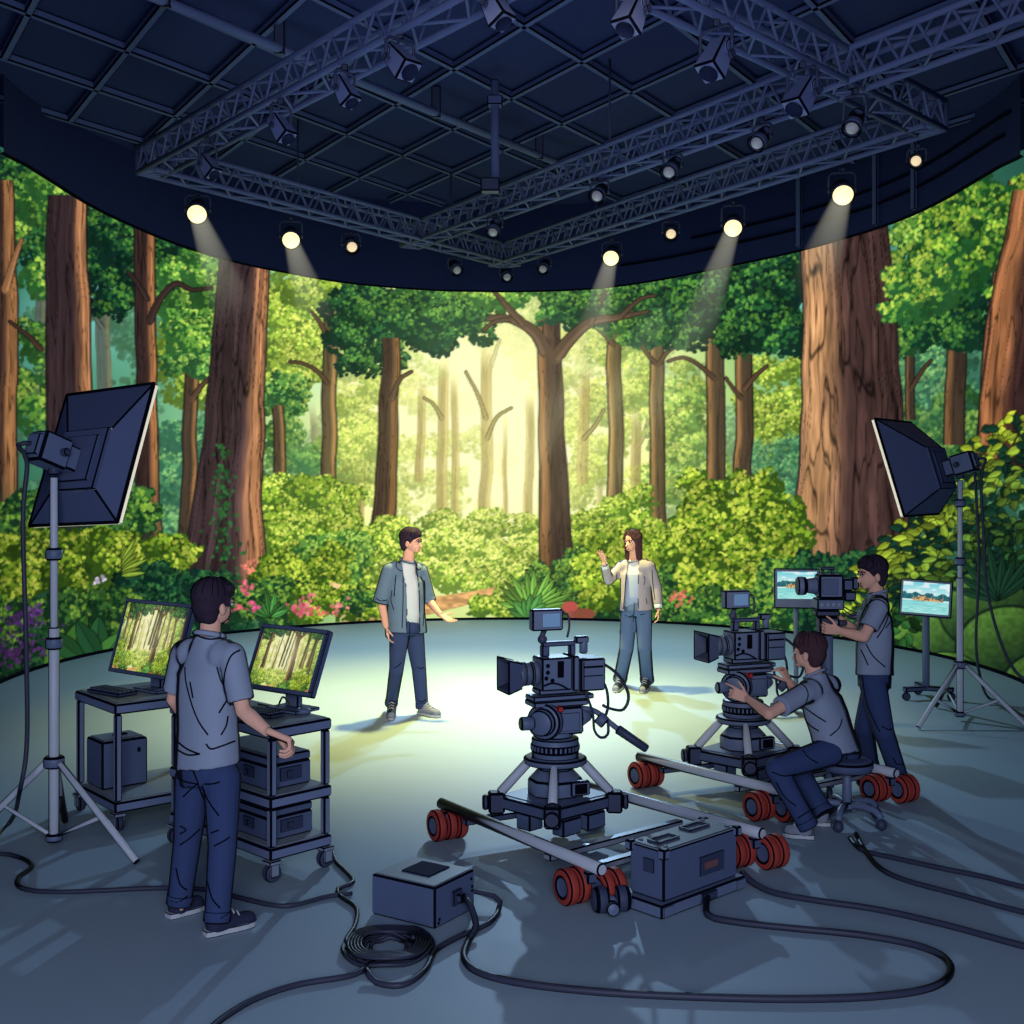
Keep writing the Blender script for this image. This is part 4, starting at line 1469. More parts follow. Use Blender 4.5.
kA = G(112, 694, zA)
keyboard(kA + V((0, 0, .002)), (.80, -.60, 0), 'black keyboard lying on the two-shelf cart left of the monitor', .34, .15)
kB = G(262, 716, zB)
keyboard(kB + V((0, 0, .002)), (.80, -.60, 0), 'black keyboard on the three-shelf cart by the crew member\'s fist', .26, .11)
for (px, py, z, lab) in ((303, 714, zB, 'small computer mouse beside the right desktop monitor\'s foot'),):
    c = G(px, py, z)
    root = thing('computer_mouse', lab, 'mouse', tuple(c))
    mb = MB()
    mb.ball(c + V((0, 0, .016)), (.05, .03, .02), nu=14, nv=8)
    mb.build('body', [NAVY_R, INK], root, off=c)
    MB().ball(c + V((-.02, -.005, .034)), (.008, .004, .006), nu=8, nv=6).build('scroll_wheel', [STEEL, INK], root, off=c)
cc = MB()
p0 = G(282, 706, zB)
cc.tube(smooth_path([G(291, 706, zB + .12), G(283, 697, zB + .1), G(277, 707, zB + .01), G(268, 706, zB + .007), G(258, 704, zB + .007)], .01), .006, n=6)
o = cc.build('monitor_cable', [CABLE], None)
tag(o, 'thin black cable curling from the right desktop monitor onto the cart', 'cable')


def pc_tower(c, u, w, d, h, lab):
    c, u = V(c), V(u).normalized()
    nn = V((-u.y, u.x, 0))
    R = axes(u, nn, UP)
    root = thing('computer_tower', lab, 'computer', tuple(c))
    mb = MB()
    mb.box(c + V((0, 0, h / 2)), (w, d, h), R, ink=.012)
    mb.build('case', [CASEM, INK], root, off=c)
    t = MB()
    t.box(c + V((0, 0, h + .004)), (w * .86, d * .8, .008), R, ink=.004)
    t.box(c + u * .02 + V((0, 0, h + .012)), (w * .3, d * .12, .012), R, ink=.004, mi=1)
    t.build('top_panel', [GREY, INK], root, off=c)
    f = MB()
    f.box(c + nn * (-d / 2 - .002) + u * w * .3 + V((0, 0, h * .75)), (.02, .006, .03), R, ink=.002, mi=1)
    f.build('button', [CASED, INK], root, off=c)
    return root


pc_tower(V((-2.62, 7.96, .190)), exA, .31, .27, .31, 'dark computer tower on the lower shelf of the two-shelf cart')


def flight_case(c, u, w, d, h, lab, two=False):
    c, u = V(c), V(u).normalized()
    nn = V((-u.y, u.x, 0))
    if nn.y > 0:
        nn = -nn
    R = axes(u, nn, UP)
    root = thing('equipment_case', lab, 'case', tuple(c))
    mb = MB()
    mb.box(c + V((0, 0, h * .36)), (w, d, h * .72), R, ink=.009)
    mb.build('body', [CASEM, INK], root, off=c)
    ld = MB()
    ld.box(c + V((0, 0, h * .72 + h * .14)), (w, d, h * .28), R, ink=.010)
    if two:
        ld.box(c + V((0, 0, h + .01)), (w * .5, .03, .02), R, ink=.006, mi=1)
    ld.build('lid', [CASEM, INK], root, off=c)
    for q in (.12, .5):
        la = MB()
        la.box(c + u * w * (q - .30) * 1.0 + nn * (d / 2 + .006) + V((0, 0, h * .45)), (w * .17, .012, h * .34), R, ink=.006)
        la.cyl(c + u * w * (q - .30) + nn * (d / 2 + .01) + V((0, 0, h * .45)), c + u * w * (q - .30) + nn * (d / 2 + .026) + V((0, 0, h * .45)), h * .09, n=12, ink=.005)
        la.build('latch', [CASED, INK], root, off=c)
    la = MB()
    la.box(c + u * (w / 2 + .006) + V((0, 0, h * .42)), (.012, d * .5, h * .4), R, ink=.006)
    la.box(c + u * (w / 2 + .016) + nn * d * .05 + V((0, 0, h * .42)), (.012, d * .14, h * .2), R, ink=.004)
    la.build('handle', [CASED, INK], root, off=c)
    return root


mid = cB + exB * .12
flight_case(V((mid.x, mid.y, .475)) + exB * .0, exB, .60, .29, .185, 'dark equipment case on the middle shelf of the three-shelf cart')
flight_case(V((mid.x, mid.y, .195)) + exB * .0, exB, .62, .30, .175, 'dark lidded equipment case on the lowest shelf of the three-shelf cart', two=True)


# ---------------------------------------------------------------- camera rigs
def wheel_pair(mb_parent, off, c, ax, r=.095, w=.055, n=2, gap=.018):
    """fat rubber rollers side by side on one axle"""
    ax = V(ax).normalized()
    root = None
    for i in range(n):
        q = c + ax * ((i - (n - 1) / 2) * (w + gap))
        wb = MB()
        wb.lathe([(r * .60, -w / 2 - .001, 0), (r * .66, -w / 2 - .004, 1), (r * .93, -w / 2, 0), (r, -w / 2 + .008, 1), (r, w / 2 - .008, 0), (r * .93, w / 2, 1), (r * .66, w / 2 + .004, 0), (r * .60, w / 2 + .001, 1)], q, ax, n=24)
        wo = wb.build('wheel', [RED, INK], mb_parent, off=off)
        hb = MB()
        hb.lathe([(.001, -w / 2), (r * .50, -w / 2), (r * .56, -w / 2 - .002, 1), (r * .62, -w / 2 + .002, 1), (r * .62, w / 2 - .002), (r * .56, w / 2 + .002, 1), (r * .50, w / 2, 1), (.001, w / 2)], q, ax, n=20)
        hb.build('hub', [CASEM, INK], wo, off=off)
    return root


def dolly(O, L, F, R_, B, lab, wheel_ax, group=None, with_back=True, f_extra=True):
    O = V((O[0], O[1], 0))
    L, F, R_, B = [O + V((p[0], p[1], 0)) for p in (L, F, R_, B)]
    root = thing('camera_dolly', lab, 'dolly', tuple(O))
    zr = .205
    up = V((0, 0, zr))
    dLF, dBR = (F - L).normalized(), (R_ - B).normalized()
    for a, b in ((L - dLF * .08, F + dLF * .10), (B - dBR * .05, R_ + dBR * .06)):
        mb = MB()
        mb.cyl(a + up, b + up, .034, n=16, ink=.008)
        mb.build('rail', [STEEL, INK], root, off=O)
    cr = MB()
    for t, t2, m in ((.93, .80, 2), (.72, .60, 2), (.12, .12, 0)):
        a, b = L.lerp(F, t), B.lerp(R_, t2)
        dv = (b - a).normalized()
        nv = V((-dv.y, dv.x, 0))
        cr.box((a + b) / 2 + V((0, 0, .143)), ((b - a).length - .02, .06, .04), axes(dv, nv, UP), ink=.008, mi=m)
    cr.build('crossbar', [NAVY_D, INK, STEELF], root, off=O)
    ax = V(wheel_ax).normalized()
    lat = V((-ax.y, ax.x, 0))
    for (p, nn, o2) in ((L, 3, 0), (F, 2, 1), (R_, 2, 1), (B, 2, 0)):
        tk = MB()
        tk.box(p + V((0, 0, .148)), (.09, .09, .06), axes(ax, lat, UP), ink=.01)
        tk.cyl(p - ax * (.03 * nn) + V((0, 0, .095)), p + ax * (.03 * nn) + V((0, 0, .095)), .02, n=8, ink=.004)
        t = tk.build('wheel_truck', [NAVY_D, INK], root, off=O)
        if o2:
            wheel_pair(t, O, p + lat * .055 + V((0, 0, .095)) - ax * .075, ax, n=nn)
            wheel_pair(t, O, p - lat * .055 + V((0, 0, .095)) + ax * .075, ax, n=nn)
        else:
            wheel_pair(t, O, p + V((0, 0, .095)), ax, n=nn)
    return root


def pedestal(O, f, lab):
    """three-legged camera pedestal with fluid head; f: the way the lens points"""
    O = V((O[0], O[1], 0))
    f = V(f).normalized()
    s = V((-f.y, f.x, 0))
    if s.y > 0:
        s = -s
    P = lambda x, y, z: O + f * x + s * y + V((0, 0, z))
    root = thing('camera_pedestal', lab, 'tripod', tuple(O))
    z0 = .178
    hd = .37
    cor = [V((-.97, -.10, 0)), V((-.08, -1.0, 0)), V((1.0, -.06, 0)), V((.10, .97, 0))]
    cor = [c.normalized() * hd for c in cor]
    pl = MB()
    pl.prism([(c.x, c.y) for c in cor], O + V((0, 0, z0 + .02)), (1, 0, 0), (0, 1, 0), (0, 0, .075), ink=.012)
    inn = [c * .86 for c in cor]
    pl.prism([(c.x, c.y) for c in inn], O + V((0, 0, z0 + .092)), (1, 0, 0), (0, 1, 0), (0, 0, .008), ink=.004, mi=2)
    pl.build('platform', [NAVY_D, INK, NAVY], root, off=O)
    un = MB()
    for t in (.25, .7):
        p = cor[1].lerp(cor[2], t) * .86
        un.box(O + p + V((0, 0, z0 - .03)), (.16, .1, .10), rotz(.75), ink=.01)
    p = cor[0].lerp(cor[1], .5) * .8
    un.box(O + p + V((0, 0, z0 - .02)), (.12, .12, .10), rotz(-.8), ink=.01)
    un.build('underframe', [CASEM, INK], root, off=O)
    for i, c in enumerate(cor):
        bk = MB()
        q = O + c * .98
        bk.box(q + V((0, 0, z0 + .055)), (.10, .10, .13), rotz(math.atan2(c.y, c.x)), ink=.014)
        bk.cyl(q + c.normalized() * .05 + V((0, 0, z0 + .055)), q + c.normalized() * .085 + V((0, 0, z0 + .055)), .048, n=12, ink=.01)
        bk.build('foot_bracket', [BLK, INK], root, off=O)
    for c in cor[:3]:
        lg = MB()
        lg.cyl(O + c * .92 + V((0, 0, z0 + .11)), O + c.normalized() * .165 + V((0, 0, .475)), .030, n=14, ink=.008)
        lg.build('leg', [STEEL, INK], root, off=O)
    cl = MB()
    cl.lathe([(.001, 0), (.165, 0), (.168, .008, 1), (.168, .085), (.158, .10, 1), (.11, .15), (.10, .155, 1), (.10, .20)], O + V((0, 0, z0 + .10)), n=8)
    cl.box(P(-.10, .14, z0 + .155), (.13, .05, .09), axes(f, s, UP) if f.cross(s).z > 0 else axes(f, -s, UP), ink=.01)
    cl.box(P(-.10, .168, z0 + .155), (.08, .01, .06), axes(f, -s, UP) if f.cross(s).z < 0 else axes(f, s, UP), ink=.01, mi=1)
    cl.build('column', [NAVY, INK], root, off=O)
    fl = MB()
    fl.lathe([(.001, 0), (.18, 0), (.195, .010, 1), (.195, .034), (.18, .044, 1), (.001, .044)], O + V((0, 0, .462)), n=28)
    fl.build('flange', [NAVY_R, INK], root, off=O)
    bw = MB()
    bw.lathe([(.001, 0), (.14, 0), (.145, .006, 1), (.145, .03), (.148, .036, 1), (.148, .042, 1), (.148, .078, 1), (.148, .083, 1), (.145, .088), (.145, .11), (.138, .118, 1), (.10, .118), (.095, .13, 1)], O + V((0, 0, .506)), n=28)
    for i in range(32):
        a = 2 * PI * i / 32
        bw.box(O + V((math.cos(a) * .149, math.sin(a) * .149, .506 + .06)), (.006, .014, .03), rotz(a), ink=.002)
    bw.build('bowl_clamp', [NAVY_R, INK], root, off=O)
    hb = MB()
    Rf = axes(f, UP.cross(f), UP)
    hb.cyl(P(0, 0, .625), P(0, 0, .67), .11, n=20, ink=.01)
    hb.box(P(-.03, 0, .735), (.24, .21, .17), Rf, ink=.014, taper=.96)
    hb.cyl(P(-.15, .0, .735), P(-.24, .0, .735), .07, .03, n=14, ink=.01)
    hb.box(P(-.05, .107, .73), (.13, .012, .11), Rf, ink=.008)
    hd_o = hb.build('fluid_head', [NAVY, INK], root, off=O)
    dk = MB()
    ax = (f * .72 + s * .69).normalized()
    c0 = P(.07, .04, .735)
    dk.lathe([(.001, 0), (.10, 0), (.112, .01, 1), (.112, .05), (.10, .06, 1), (.085, .06), (.078, .075, 1), (.078, .10), (.07, .108, 1), (.001, .108)], c0, ax, n=26)
    dk.build('tilt_drum', [NAVY_R, INK], root, off=O)
    kn = MB()
    kn.cyl(c0 + ax * .06 + f * .06, c0 + ax * .05 + f * .155, .042, n=16, ink=.01)
    kn.build('knob', [NAVY_R, INK], root, off=O)
    rb = MB()
    rb.cyl(P(.02, .10, .815), P(.02, .135, .815), .022, n=12, ink=.006)
    rb.build('lock_button', [REDL, INK], root, off=O, label='small red lock button')
    pt = MB()
    pt.box(P(-.01, 0, .838), (.36, .17, .035), Rf, ink=.012)
    pt.box(P(-.03, 0, .872), (.40, .15, .032), Rf, ink=.012)
    pt.build('mounting_plate', [NAVY, INK], root, off=O)
    ph = MB()
    path = smooth_path([P(-.14, .03, .80), P(-.24, .06, .775), P(-.33, .10, .70), P(-.37, .12, .665)], .02)
    ph.tube(path, .017, n=8)
    ph.cyl(P(-.26, .06, .74), P(-.30, .09, .70), .04, n=10, ink=.008)
    po = ph.build('pan_handle', [NAVY_R, INK], root, off=O)
    gp = MB()
    gp.cyl(P(-.365, .115, .668), P(-.53, .20, .545), .030, .026, n=12, ink=.008)
    gp.build('grip', [BLK_R, INK], po, off=O)
    return root


def video_camera(O, f, lab, zb=.89):
    """studio camera; O is the pedestal's floor point"""
    O = V((O[0], O[1], 0))
    f = V(f).normalized()
    s = V((-f.y, f.x, 0))
    if s.y > 0:
        s = -s
    P = lambda x, y, z: O + f * x + s * y + V((0, 0, z))
    Rf = axes(f, UP.cross(f), UP)
    org = P(0, 0, zb)
    root = thing('video_camera', lab, 'video camera', tuple(org))
    bd = MB()
    bd.box(P(.02, 0, 1.02), (.20, .17, .20), Rf, ink=.010)
    bd.box(P(.0, 0, .912), (.26, .13, .035), Rf, ink=.010)
    bd.build('body', [NAVY, INK], root, off=org)
    pn = MB()
    pn.box(P(.0, .088, 1.05), (.04, .01, .10), Rf, ink=.006, mi=1)
    for (x, z) in ((.085, 1.075), (.085, 1.035), (.095, 1.0), (.055, .985)):
        pn.cyl(P(x, .085, z), P(x, .094, z), .013, n=10, ink=.005, mi=1)
    pn.tube(smooth_path([P(.11, .088, .955), P(.06, .09, .97), P(.0, .09, .955), P(-.05, .09, .925)], .02), .006, n=6, mi=1)
    pn.build('control_panel', [CASED, INK], root, off=org)
    bt = MB()
    bt.box(P(-.105, 0, 1.018), (.045, .18, .215), Rf, ink=.010)
    bt.box(P(-.215, 0, 1.005), (.17, .19, .20), Rf, ink=.012)
    for z in (1.055, 1.0):
        bt.box(P(-.215, .097, z), (.13, .006, .012 if z > 1.05 else .006), Rf, ink=.004, mi=1)
    bt.box(P(-.15, .097, 1.0), (.006, .006, .18), Rf, ink=.003, mi=1)
    bt.build('battery_pack', [NAVY, INK], root, off=org)
    ln = MB()
    ln.lathe([(.001, 0), (.07, 0), (.074, .006, 1), (.074, .035), (.07, .04, 1), (.066, .042), (.07, .055, 1), (.072, .058), (.072, .085), (.068, .09, 1), (.066, .093), (.076, .1, 1), (.08, .105), (.08, .13), (.074, .135, 1), (.001, .135)], P(.12, 0, 1.02), f, n=26)
    ln.build('lens', [mat_lens, INK], root, off=org)
    hd = MB()
    # open matte box: four flared walls with rims
    q0, q1, x0, x1 = .074, .10, .245, .340
    cs0 = [P(x0, a * q0, 1.02 + b * q0) for a, b in ((-1, -1), (1, -1), (1, 1), (-1, 1))]
    cs1 = [P(x1, a * q1, 1.02 + b * q1) for a, b in ((-1, -1), (1, -1), (1, 1), (-1, 1))]
    ci1 = [P(x1, a * (q1 - .010), 1.02 + b * (q1 - .010)) for a, b in ((-1, -1), (1, -1), (1, 1), (-1, 1))]
    ci0 = [P(x0 + .03, a * .05, 1.02 + b * .05) for a, b in ((-1, -1), (1, -1), (1, 1), (-1, 1))]
    vs = cs0 + cs1 + ci1 + ci0
    fs, ms = [], []
    for i in range(4):
        j = (i + 1) % 4
        fs += [(i, j, 4 + j, 4 + i), (4 + i, 4 + j, 8 + j, 8 + i), (8 + i, 8 + j, 12 + j, 12 + i)]
        ms += [0, 2, 3]
    fs += [(12, 13, 14, 15), (3, 2, 1, 0)]
    ms += [1, 0]
    hd.add(vs, fs, ms)
    for i in range(4):
        hd.tube([cs0[i], cs1[i]], .005, n=5, mi=1)
        hd.tube([cs1[i], cs1[(i + 1) % 4]], .006, n=5, mi=1)
        hd.tube([ci1[i], ci0[i]], .003, n=5, mi=1)
    hd.build('lens_hood', [NAVY_D, INK, NAVY, CASED], root, off=org)
    hn = MB()
    hn.box(P(-.02, 0, 1.195), (.22, .045, .03), Rf, ink=.008)
    hn.box(P(.07, 0, 1.155), (.05, .05, .07), Rf, ink=.008)
    hn.box(P(-.11, 0, 1.155), (.04, .045, .07), Rf, ink=.008)
    hn.build('top_handle', [NAVY_D, INK], root, off=org)
    mc = MB()
    mc.cyl(P(-.19, 0, 1.125), P(-.19, 0, 1.21), .026, n=12, ink=.008)
    mc.box(P(-.175, 0, 1.212), (.09, .05, .045), Rf, ink=.010)
    mc.build('microphone_mount', [NAVY_R, INK], root, off=org)
    # field monitor on an arm
    am = MB()
    am.tube([P(.07, 0, 1.19), P(.09, .0, 1.24), P(.07, .0, 1.285)], .018, n=8)
    am.ball(P(.085, 0, 1.225), .03, nu=10, nv=7)
    am.build('monitor_arm', [BLK_R, INK], root, off=org)
    nm = (V((0.30, -.95, 0))).normalized()
    um = V((-nm.y, nm.x, 0))
    Rm = axes(um, UP, um.cross(UP))
    c = P(.06, 0, 1.345)
    fm = MB()
    fm.box(c, (.20, .13, .075), Rm, ink=.010)
    mo = fm.build('field_monitor', [NAVY, INK], root, off=org)
    sc = MB()
    sc.box(c + nm * .038 + um * .02, (.115, .085, .006), Rm, ink=.007)
    sc.build('screen', [FINDER, INK], mo, off=org)
    MB().tube(smooth_path([P(-.29, .05, 1.07), P(-.40, .05, .99), P(-.475, .05, .86), P(-.44, .05, .77), P(-.34, .06, .785), P(-.29, .07, .81)], .02), .010, n=6).build('camera_cable', [CABLE], root, off=org)
    MB().tube(smooth_path([P(-.29, .03, .98), P(-.325, .05, .90), P(-.33, .06, .80), P(-.30, .08, .74)], .02), .010, n=6).build('camera_cable', [CABLE], root, off=org)
    MB().tube(smooth_path([P(-.16, .10, .90), P(-.20, .115, .78), P(-.21, .12, .67), P(-.25, .13, .625), P(-.30, .12, .64), P(-.31, .10, .72)], .02), .009, n=6).build('camera_cable', [CABLE], root, off=org)
    MB().tube(smooth_path([P(-.02, -.01, 1.375), P(-.085, -.01, 1.37), P(-.095, 0, 1.30), P(-.08, 0, 1.23)], .02), .007, n=6).build('camera_cable', [CABLE], root, off=org)
    return root


mat_lens = mat('lens_barrel', (92, 104, 128), 0.4, rim=.2)
OA = V((.265, 7.37, 0))
OB = V((1.66, 8.62, 0))
fA = (-.935, -.355, 0)
dolly(OA, (-.66, -.02), (.14, -1.15), (1.11, -.56), (.22, .45), 'camera dolly with steel rails and red wheels in front, carrying the camera nobody is operating', (-.86, -.5, 0))
dolly(OB, (-.70, -.02), (.03, -.87), (.92, -.42), (.30, .42), 'camera dolly with steel rails and red wheels beside the seated crew member', (-.86, -.5, 0))
pedestal(OA, fA, 'camera pedestal with three steel legs on the front dolly, pan handle sticking out right')
pedestal(OB, fA, 'camera pedestal with three steel legs whose head the seated crew member holds')
video_camera(OA, fA, 'dark video camera with square lens hood in the middle, nobody operating it')
video_camera(OB, fA, 'dark video camera with square lens hood in front of the seated crew member')


# third camera, held by the standing operator
def third_camera():
    c = V((2.235, 8.50, 0))
    dz = V((0, 0, .13))
    root = thing('camera_tripod', 'slim dark tripod column under the camera of the standing crew member', 'tripod', tuple(c))
    mb = MB()
    mb.cyl(c + V((0, 0, .16)), c + V((0, 0, 1.11)), .04, n=12, ink=.010)
    mb.cyl(c + V((-.09, 0, .16)), c + V((-.05, 0, .95)), .018, n=8, ink=.006)
    mb.build('column', [NAVY_R, INK], root, off=c)
    for a in (.35, 2.4, 4.5):
        lb = MB()
        d = V((math.cos(a), math.sin(a), 0))
        lb.box(c + d * .16 + V((0, 0, .12)), (.32, .06, .05), rotz(a), ink=.010)
        lo = lb.build('leg', [NAVY_D, INK], root, off=c)
        wb = MB()
        wb.cyl(c + d * .29 + V((0, 0, .045)) - V((-d.y, d.x, 0)) * .02, c + d * .29 + V((0, 0, .045)) + V((-d.y, d.x, 0)) * .02, .045, n=14, ink=.008)
        wb.build('caster', [BLK, INK], lo, off=c)
    hb = MB()
    hb.box(c + V((0, 0, 1.17)), (.14, .12, .13), ink=.012)
    hb.box(c + V((-.01, 0, 1.26)), (.17, .12, .045), ink=.010)
    hb.cyl(c + V((.07, -.02, 1.19)), c + V((.13, -.02, 1.19)), .022, n=10, ink=.006)
    hb.build('head', [BLK, INK], root, off=c)
    kn = MB()
    for (x, z) in ((-.05, 1.05), (.0, 1.02), (.04, 1.07)):
        kn.cyl(c + dz + V((x, -.06, z)), c + dz + V((x, -.075, z)), .018, n=10, ink=.006)
    kn.build('knob', [GREY, INK], root, off=c)
    o = c + V((0, 0, 1.285))
    cam = thing('video_camera', 'rounded dark video camera held at eye height by the standing crew member', 'video camera', tuple(o))
    b = MB()
    b.box(o + V((.005, 0, .04)), (.19, .15, .08), ink=.010)
    b.box(o + V((0.01, 0, .165)), (.175, .15, .17), ink=.016)
    b.build('body', [NAVY, INK], cam, off=o)
    sp = MB()
    sp.box(o + V((.0, -.078, .165)), (.11, .008, .11), ink=.008)
    sp.build('side_panel', [CASEM, INK], cam, off=o)
    kp = MB()
    for i in range(4):
        kp.box(o + V((-.06 + i * .04, -.077, .04)), (.026, .006, .03), ink=.004)
    kp.build('keypad', [GREY, INK], cam, off=o)
    l = MB()
    l.lathe([(.001, 0), (.058, 0), (.06, .005, 1), (.05, .07), (.052, .076, 1), (.062, .078), (.066, .1, 1), (.066, .13), (.06, .14, 1), (.03, .145), (.001, .15)], o + V((-.078, 0, .165)), (-1, 0, 0), n=22)
    l.build('lens', [NAVY_R, INK], cam, off=o)
    h = MB()
    h.box(o + V((-.0, 0, .29)), (.10, .04, .022), ink=.008)
    h.box(o + V((-.035, 0, .265)), (.02, .035, .035), ink=.006)
    h.box(o + V((.03, 0, .265)), (.02, .035, .035), ink=.006)
    h.build('top_handle', [BLK, INK], cam, off=o)
    v = MB()
    v.box(o + V((.135, 0, .175)), (.075, .10, .085), ink=.012)
    v.box(o + V((.190, 0, .185)), (.05, .085, .09), ink=.012)
    v.box(o + V((.150, 0, .095)), (.085, .09, .07), ink=.012)
    v.build('viewfinder', [NAVY_D, INK], cam, off=o)
    for k in range(3):
        w = MB()
        w.tube(smooth_path([o + V((.09, -.05, .03 - k * .02)), o + V((.14, -.06, .0 - k * .03)), o + V((.19, -.05, -.02 - k * .02)), o + V((.13, -.03, -.05))], .02), .005, n=5)
        w.build('camera_cable', [CABLE], cam, off=o)


third_camera()


# ---------------------------------------------------------------- monitors on stands at the right
def stand_monitor(base, sc_c, u, tilt, w, h, roll, lab, seed, chin=False):
    base = V((base[0], base[1], 0))
    u = V(u).normalized()
    nn = u.cross(UP)
    v = (UP * math.cos(tilt) - nn * math.sin(tilt)).normalized()
    n = u.cross(v)
    u2 = u * math.cos(roll) + v * math.sin(roll)
    v2 = n.cross(u2)
    u, v = u2, v2
    R = axes(u, v, n)
    root = thing('monitor_stand', lab, 'monitor', tuple(base))
    c = V((base.x, base.y, sc_c)) + nn * .07
    mb = MB()
    mb.box(c - n * .02 - (v * .03 if chin else V()), (w, h + (.06 if chin else 0), .05), R, ink=.012)
    co = mb.build('monitor_casing', [NAVY if chin else GREY, INK], root, off=base)
    pic_grid('screen', root, base, c + n * .008, u, v, w - .06, h - .06, harbour(seed), 70, 50)
    pm = MB()
    pm.cyl(base + V((0, 0, .10)), V((base.x, base.y, sc_c)), .022 if chin else .035, n=10, ink=.010)
    pm.build('pole', [NAVY_R, INK], root, off=base)
    for a in (math.radians(200), math.radians(-25), math.radians(90)):
        d = V((math.cos(a), math.sin(a), 0))
        lb = MB()
        lb.box(base + d * .13 + V((0, 0, .11)), (.27, .07, .05), rotz(a), ink=.012)
        lo = lb.build('base_leg', [NAVY_D, INK], root, off=base)
        wb = MB()
        wb.cyl(base + d * .24 + V((0, -.018, .042)), base + d * .24 + V((0, .018, .042)), .042, n=12, ink=.008)
        wb.build('caster', [BLK, INK], lo, off=base)
    return root


q = G(926, 699)
stand_monitor((q.x, q.y), 1.02, (.93, -.36, 0), math.radians(14), .50, .37, -.05, 'monitor on a rolling pole stand near the right softbox, showing a harbour town', 1)
q = G(796, 716)
stand_monitor((q.x, q.y), 1.225, (1, -.1, 0), math.radians(4), .42, .31, 0, 'monitor on a thin pole behind the standing crew member\'s camera, showing blue water', 4, chin=True)


# ---------------------------------------------------------------- stool
def stool(c, lab):
    c = V((c[0], c[1], 0))
    root = thing('rolling_stool', lab, 'stool', tuple(c))
    s = MB()
    s.lathe([(.001, 0), (.13, 0), (.155, .01, 1), (.165, .03), (.165, .055), (.155, .07, 1), (.12, .078), (.001, .08)], c + V((0, 0, .335)), n=28)
    s.build('seat', [SEATM, INK], root, off=c)
    p = MB()
    p.cyl(c + V((0, 0, .10)), c + V((0, 0, .335)), .03, n=12, ink=.008)
    p.cyl(c + V((0, 0, .09)), c + V((0, 0, .14)), .05, n=12, ink=.010)
    p.build('column', [NAVY_R, INK], root, off=c)
    for k in range(5):
        a = math.radians(-118 + 72 * k)
        d = V((math.cos(a), math.sin(a), 0))
        l = MB()
        l.tube(smooth_path([c + V((0, 0, .115)), c + d * .10 + V((0, 0, .128)), c + d * .2 + V((0, 0, .115)), c + d * .24 + V((0, 0, .075))], .02), .022, n=8)
        lo = l.build('leg', [NAVY_R, INK], root, off=c)
        w = MB()
        w.ball(c + d * .24 + V((0, 0, .038)), (.034, .034, .037), nu=12, nv=8)
        w.build('caster', [BLK_R, INK], lo, off=c)
    return root


STOOL = G(847, 823)
stool((STOOL.x, STOOL.y), 'low rolling stool with five legs under the seated crew member')


# ---------------------------------------------------------------- boxes on the floor
def power_box():
    F_, L_, R_ = G(435, 930), G(388, 903), G(482, 905)
    ex, ey = (R_ - F_).normalized(), (L_ - F_).normalized()
    ey = (ey - ex * ex.dot(ey)).normalized()
    w, d, h = .345, .40, .205
    c = F_ + ex * w / 2 + ey * d / 2
    R = axes(ex, ey, UP)
    root = thing('power_unit', 'squat grey power unit with dark window on top, on the floor by the coiled cable', 'power box', tuple(c))
    mb = MB()
    mb.box(c + V((0, 0, h / 2)), (w, d, h), R, ink=.010)
    mb.box(c + V((0, 0, h + .001)), (w - .03, d - .03, .006), R, ink=.003, mi=2)
    for (a, z) in ((-.4, .2), (.4, .8), (.42, .6), (.42, .5), (-.42, .12)):
        mb.cyl(c + ex * a * w - ey * (d / 2) + V((0, 0, z * h)), c + ex * a * w - ey * (d / 2 + .004) + V((0, 0, z * h)), .008, n=8, ink=0, mi=1)
    mb.build('case', [CASEM, INK, BOXTOP], root, off=c)
    s = MB()
    s.box(c + ex * .02 + V((0, 0, h + .006)), (w * .52, d * .44, .010), R, ink=.012)
    s.build('window', [GLASS, INK], root, off=c)
    k = MB()
    k.box(c - ey * (d / 2 + .008) + ex * .0 + V((0, 0, h * .55)), (.075, .02, .075), R, ink=.010)
    k.build('socket', [CASED, INK], root, off=c)
    pl = MB()
    pl.box(c - ey * (d / 2 + .035) + V((0, 0, h * .55)), (.045, .04, .045), R, ink=.008)
    pl.build('plug', [BLK, INK], root, off=c)
    return c - ey * (d / 2 + .05) + V((0, 0, h * .55)), c + ex * (w / 2) + V((0, 0, .08))


PLUG, SIDE = power_box()


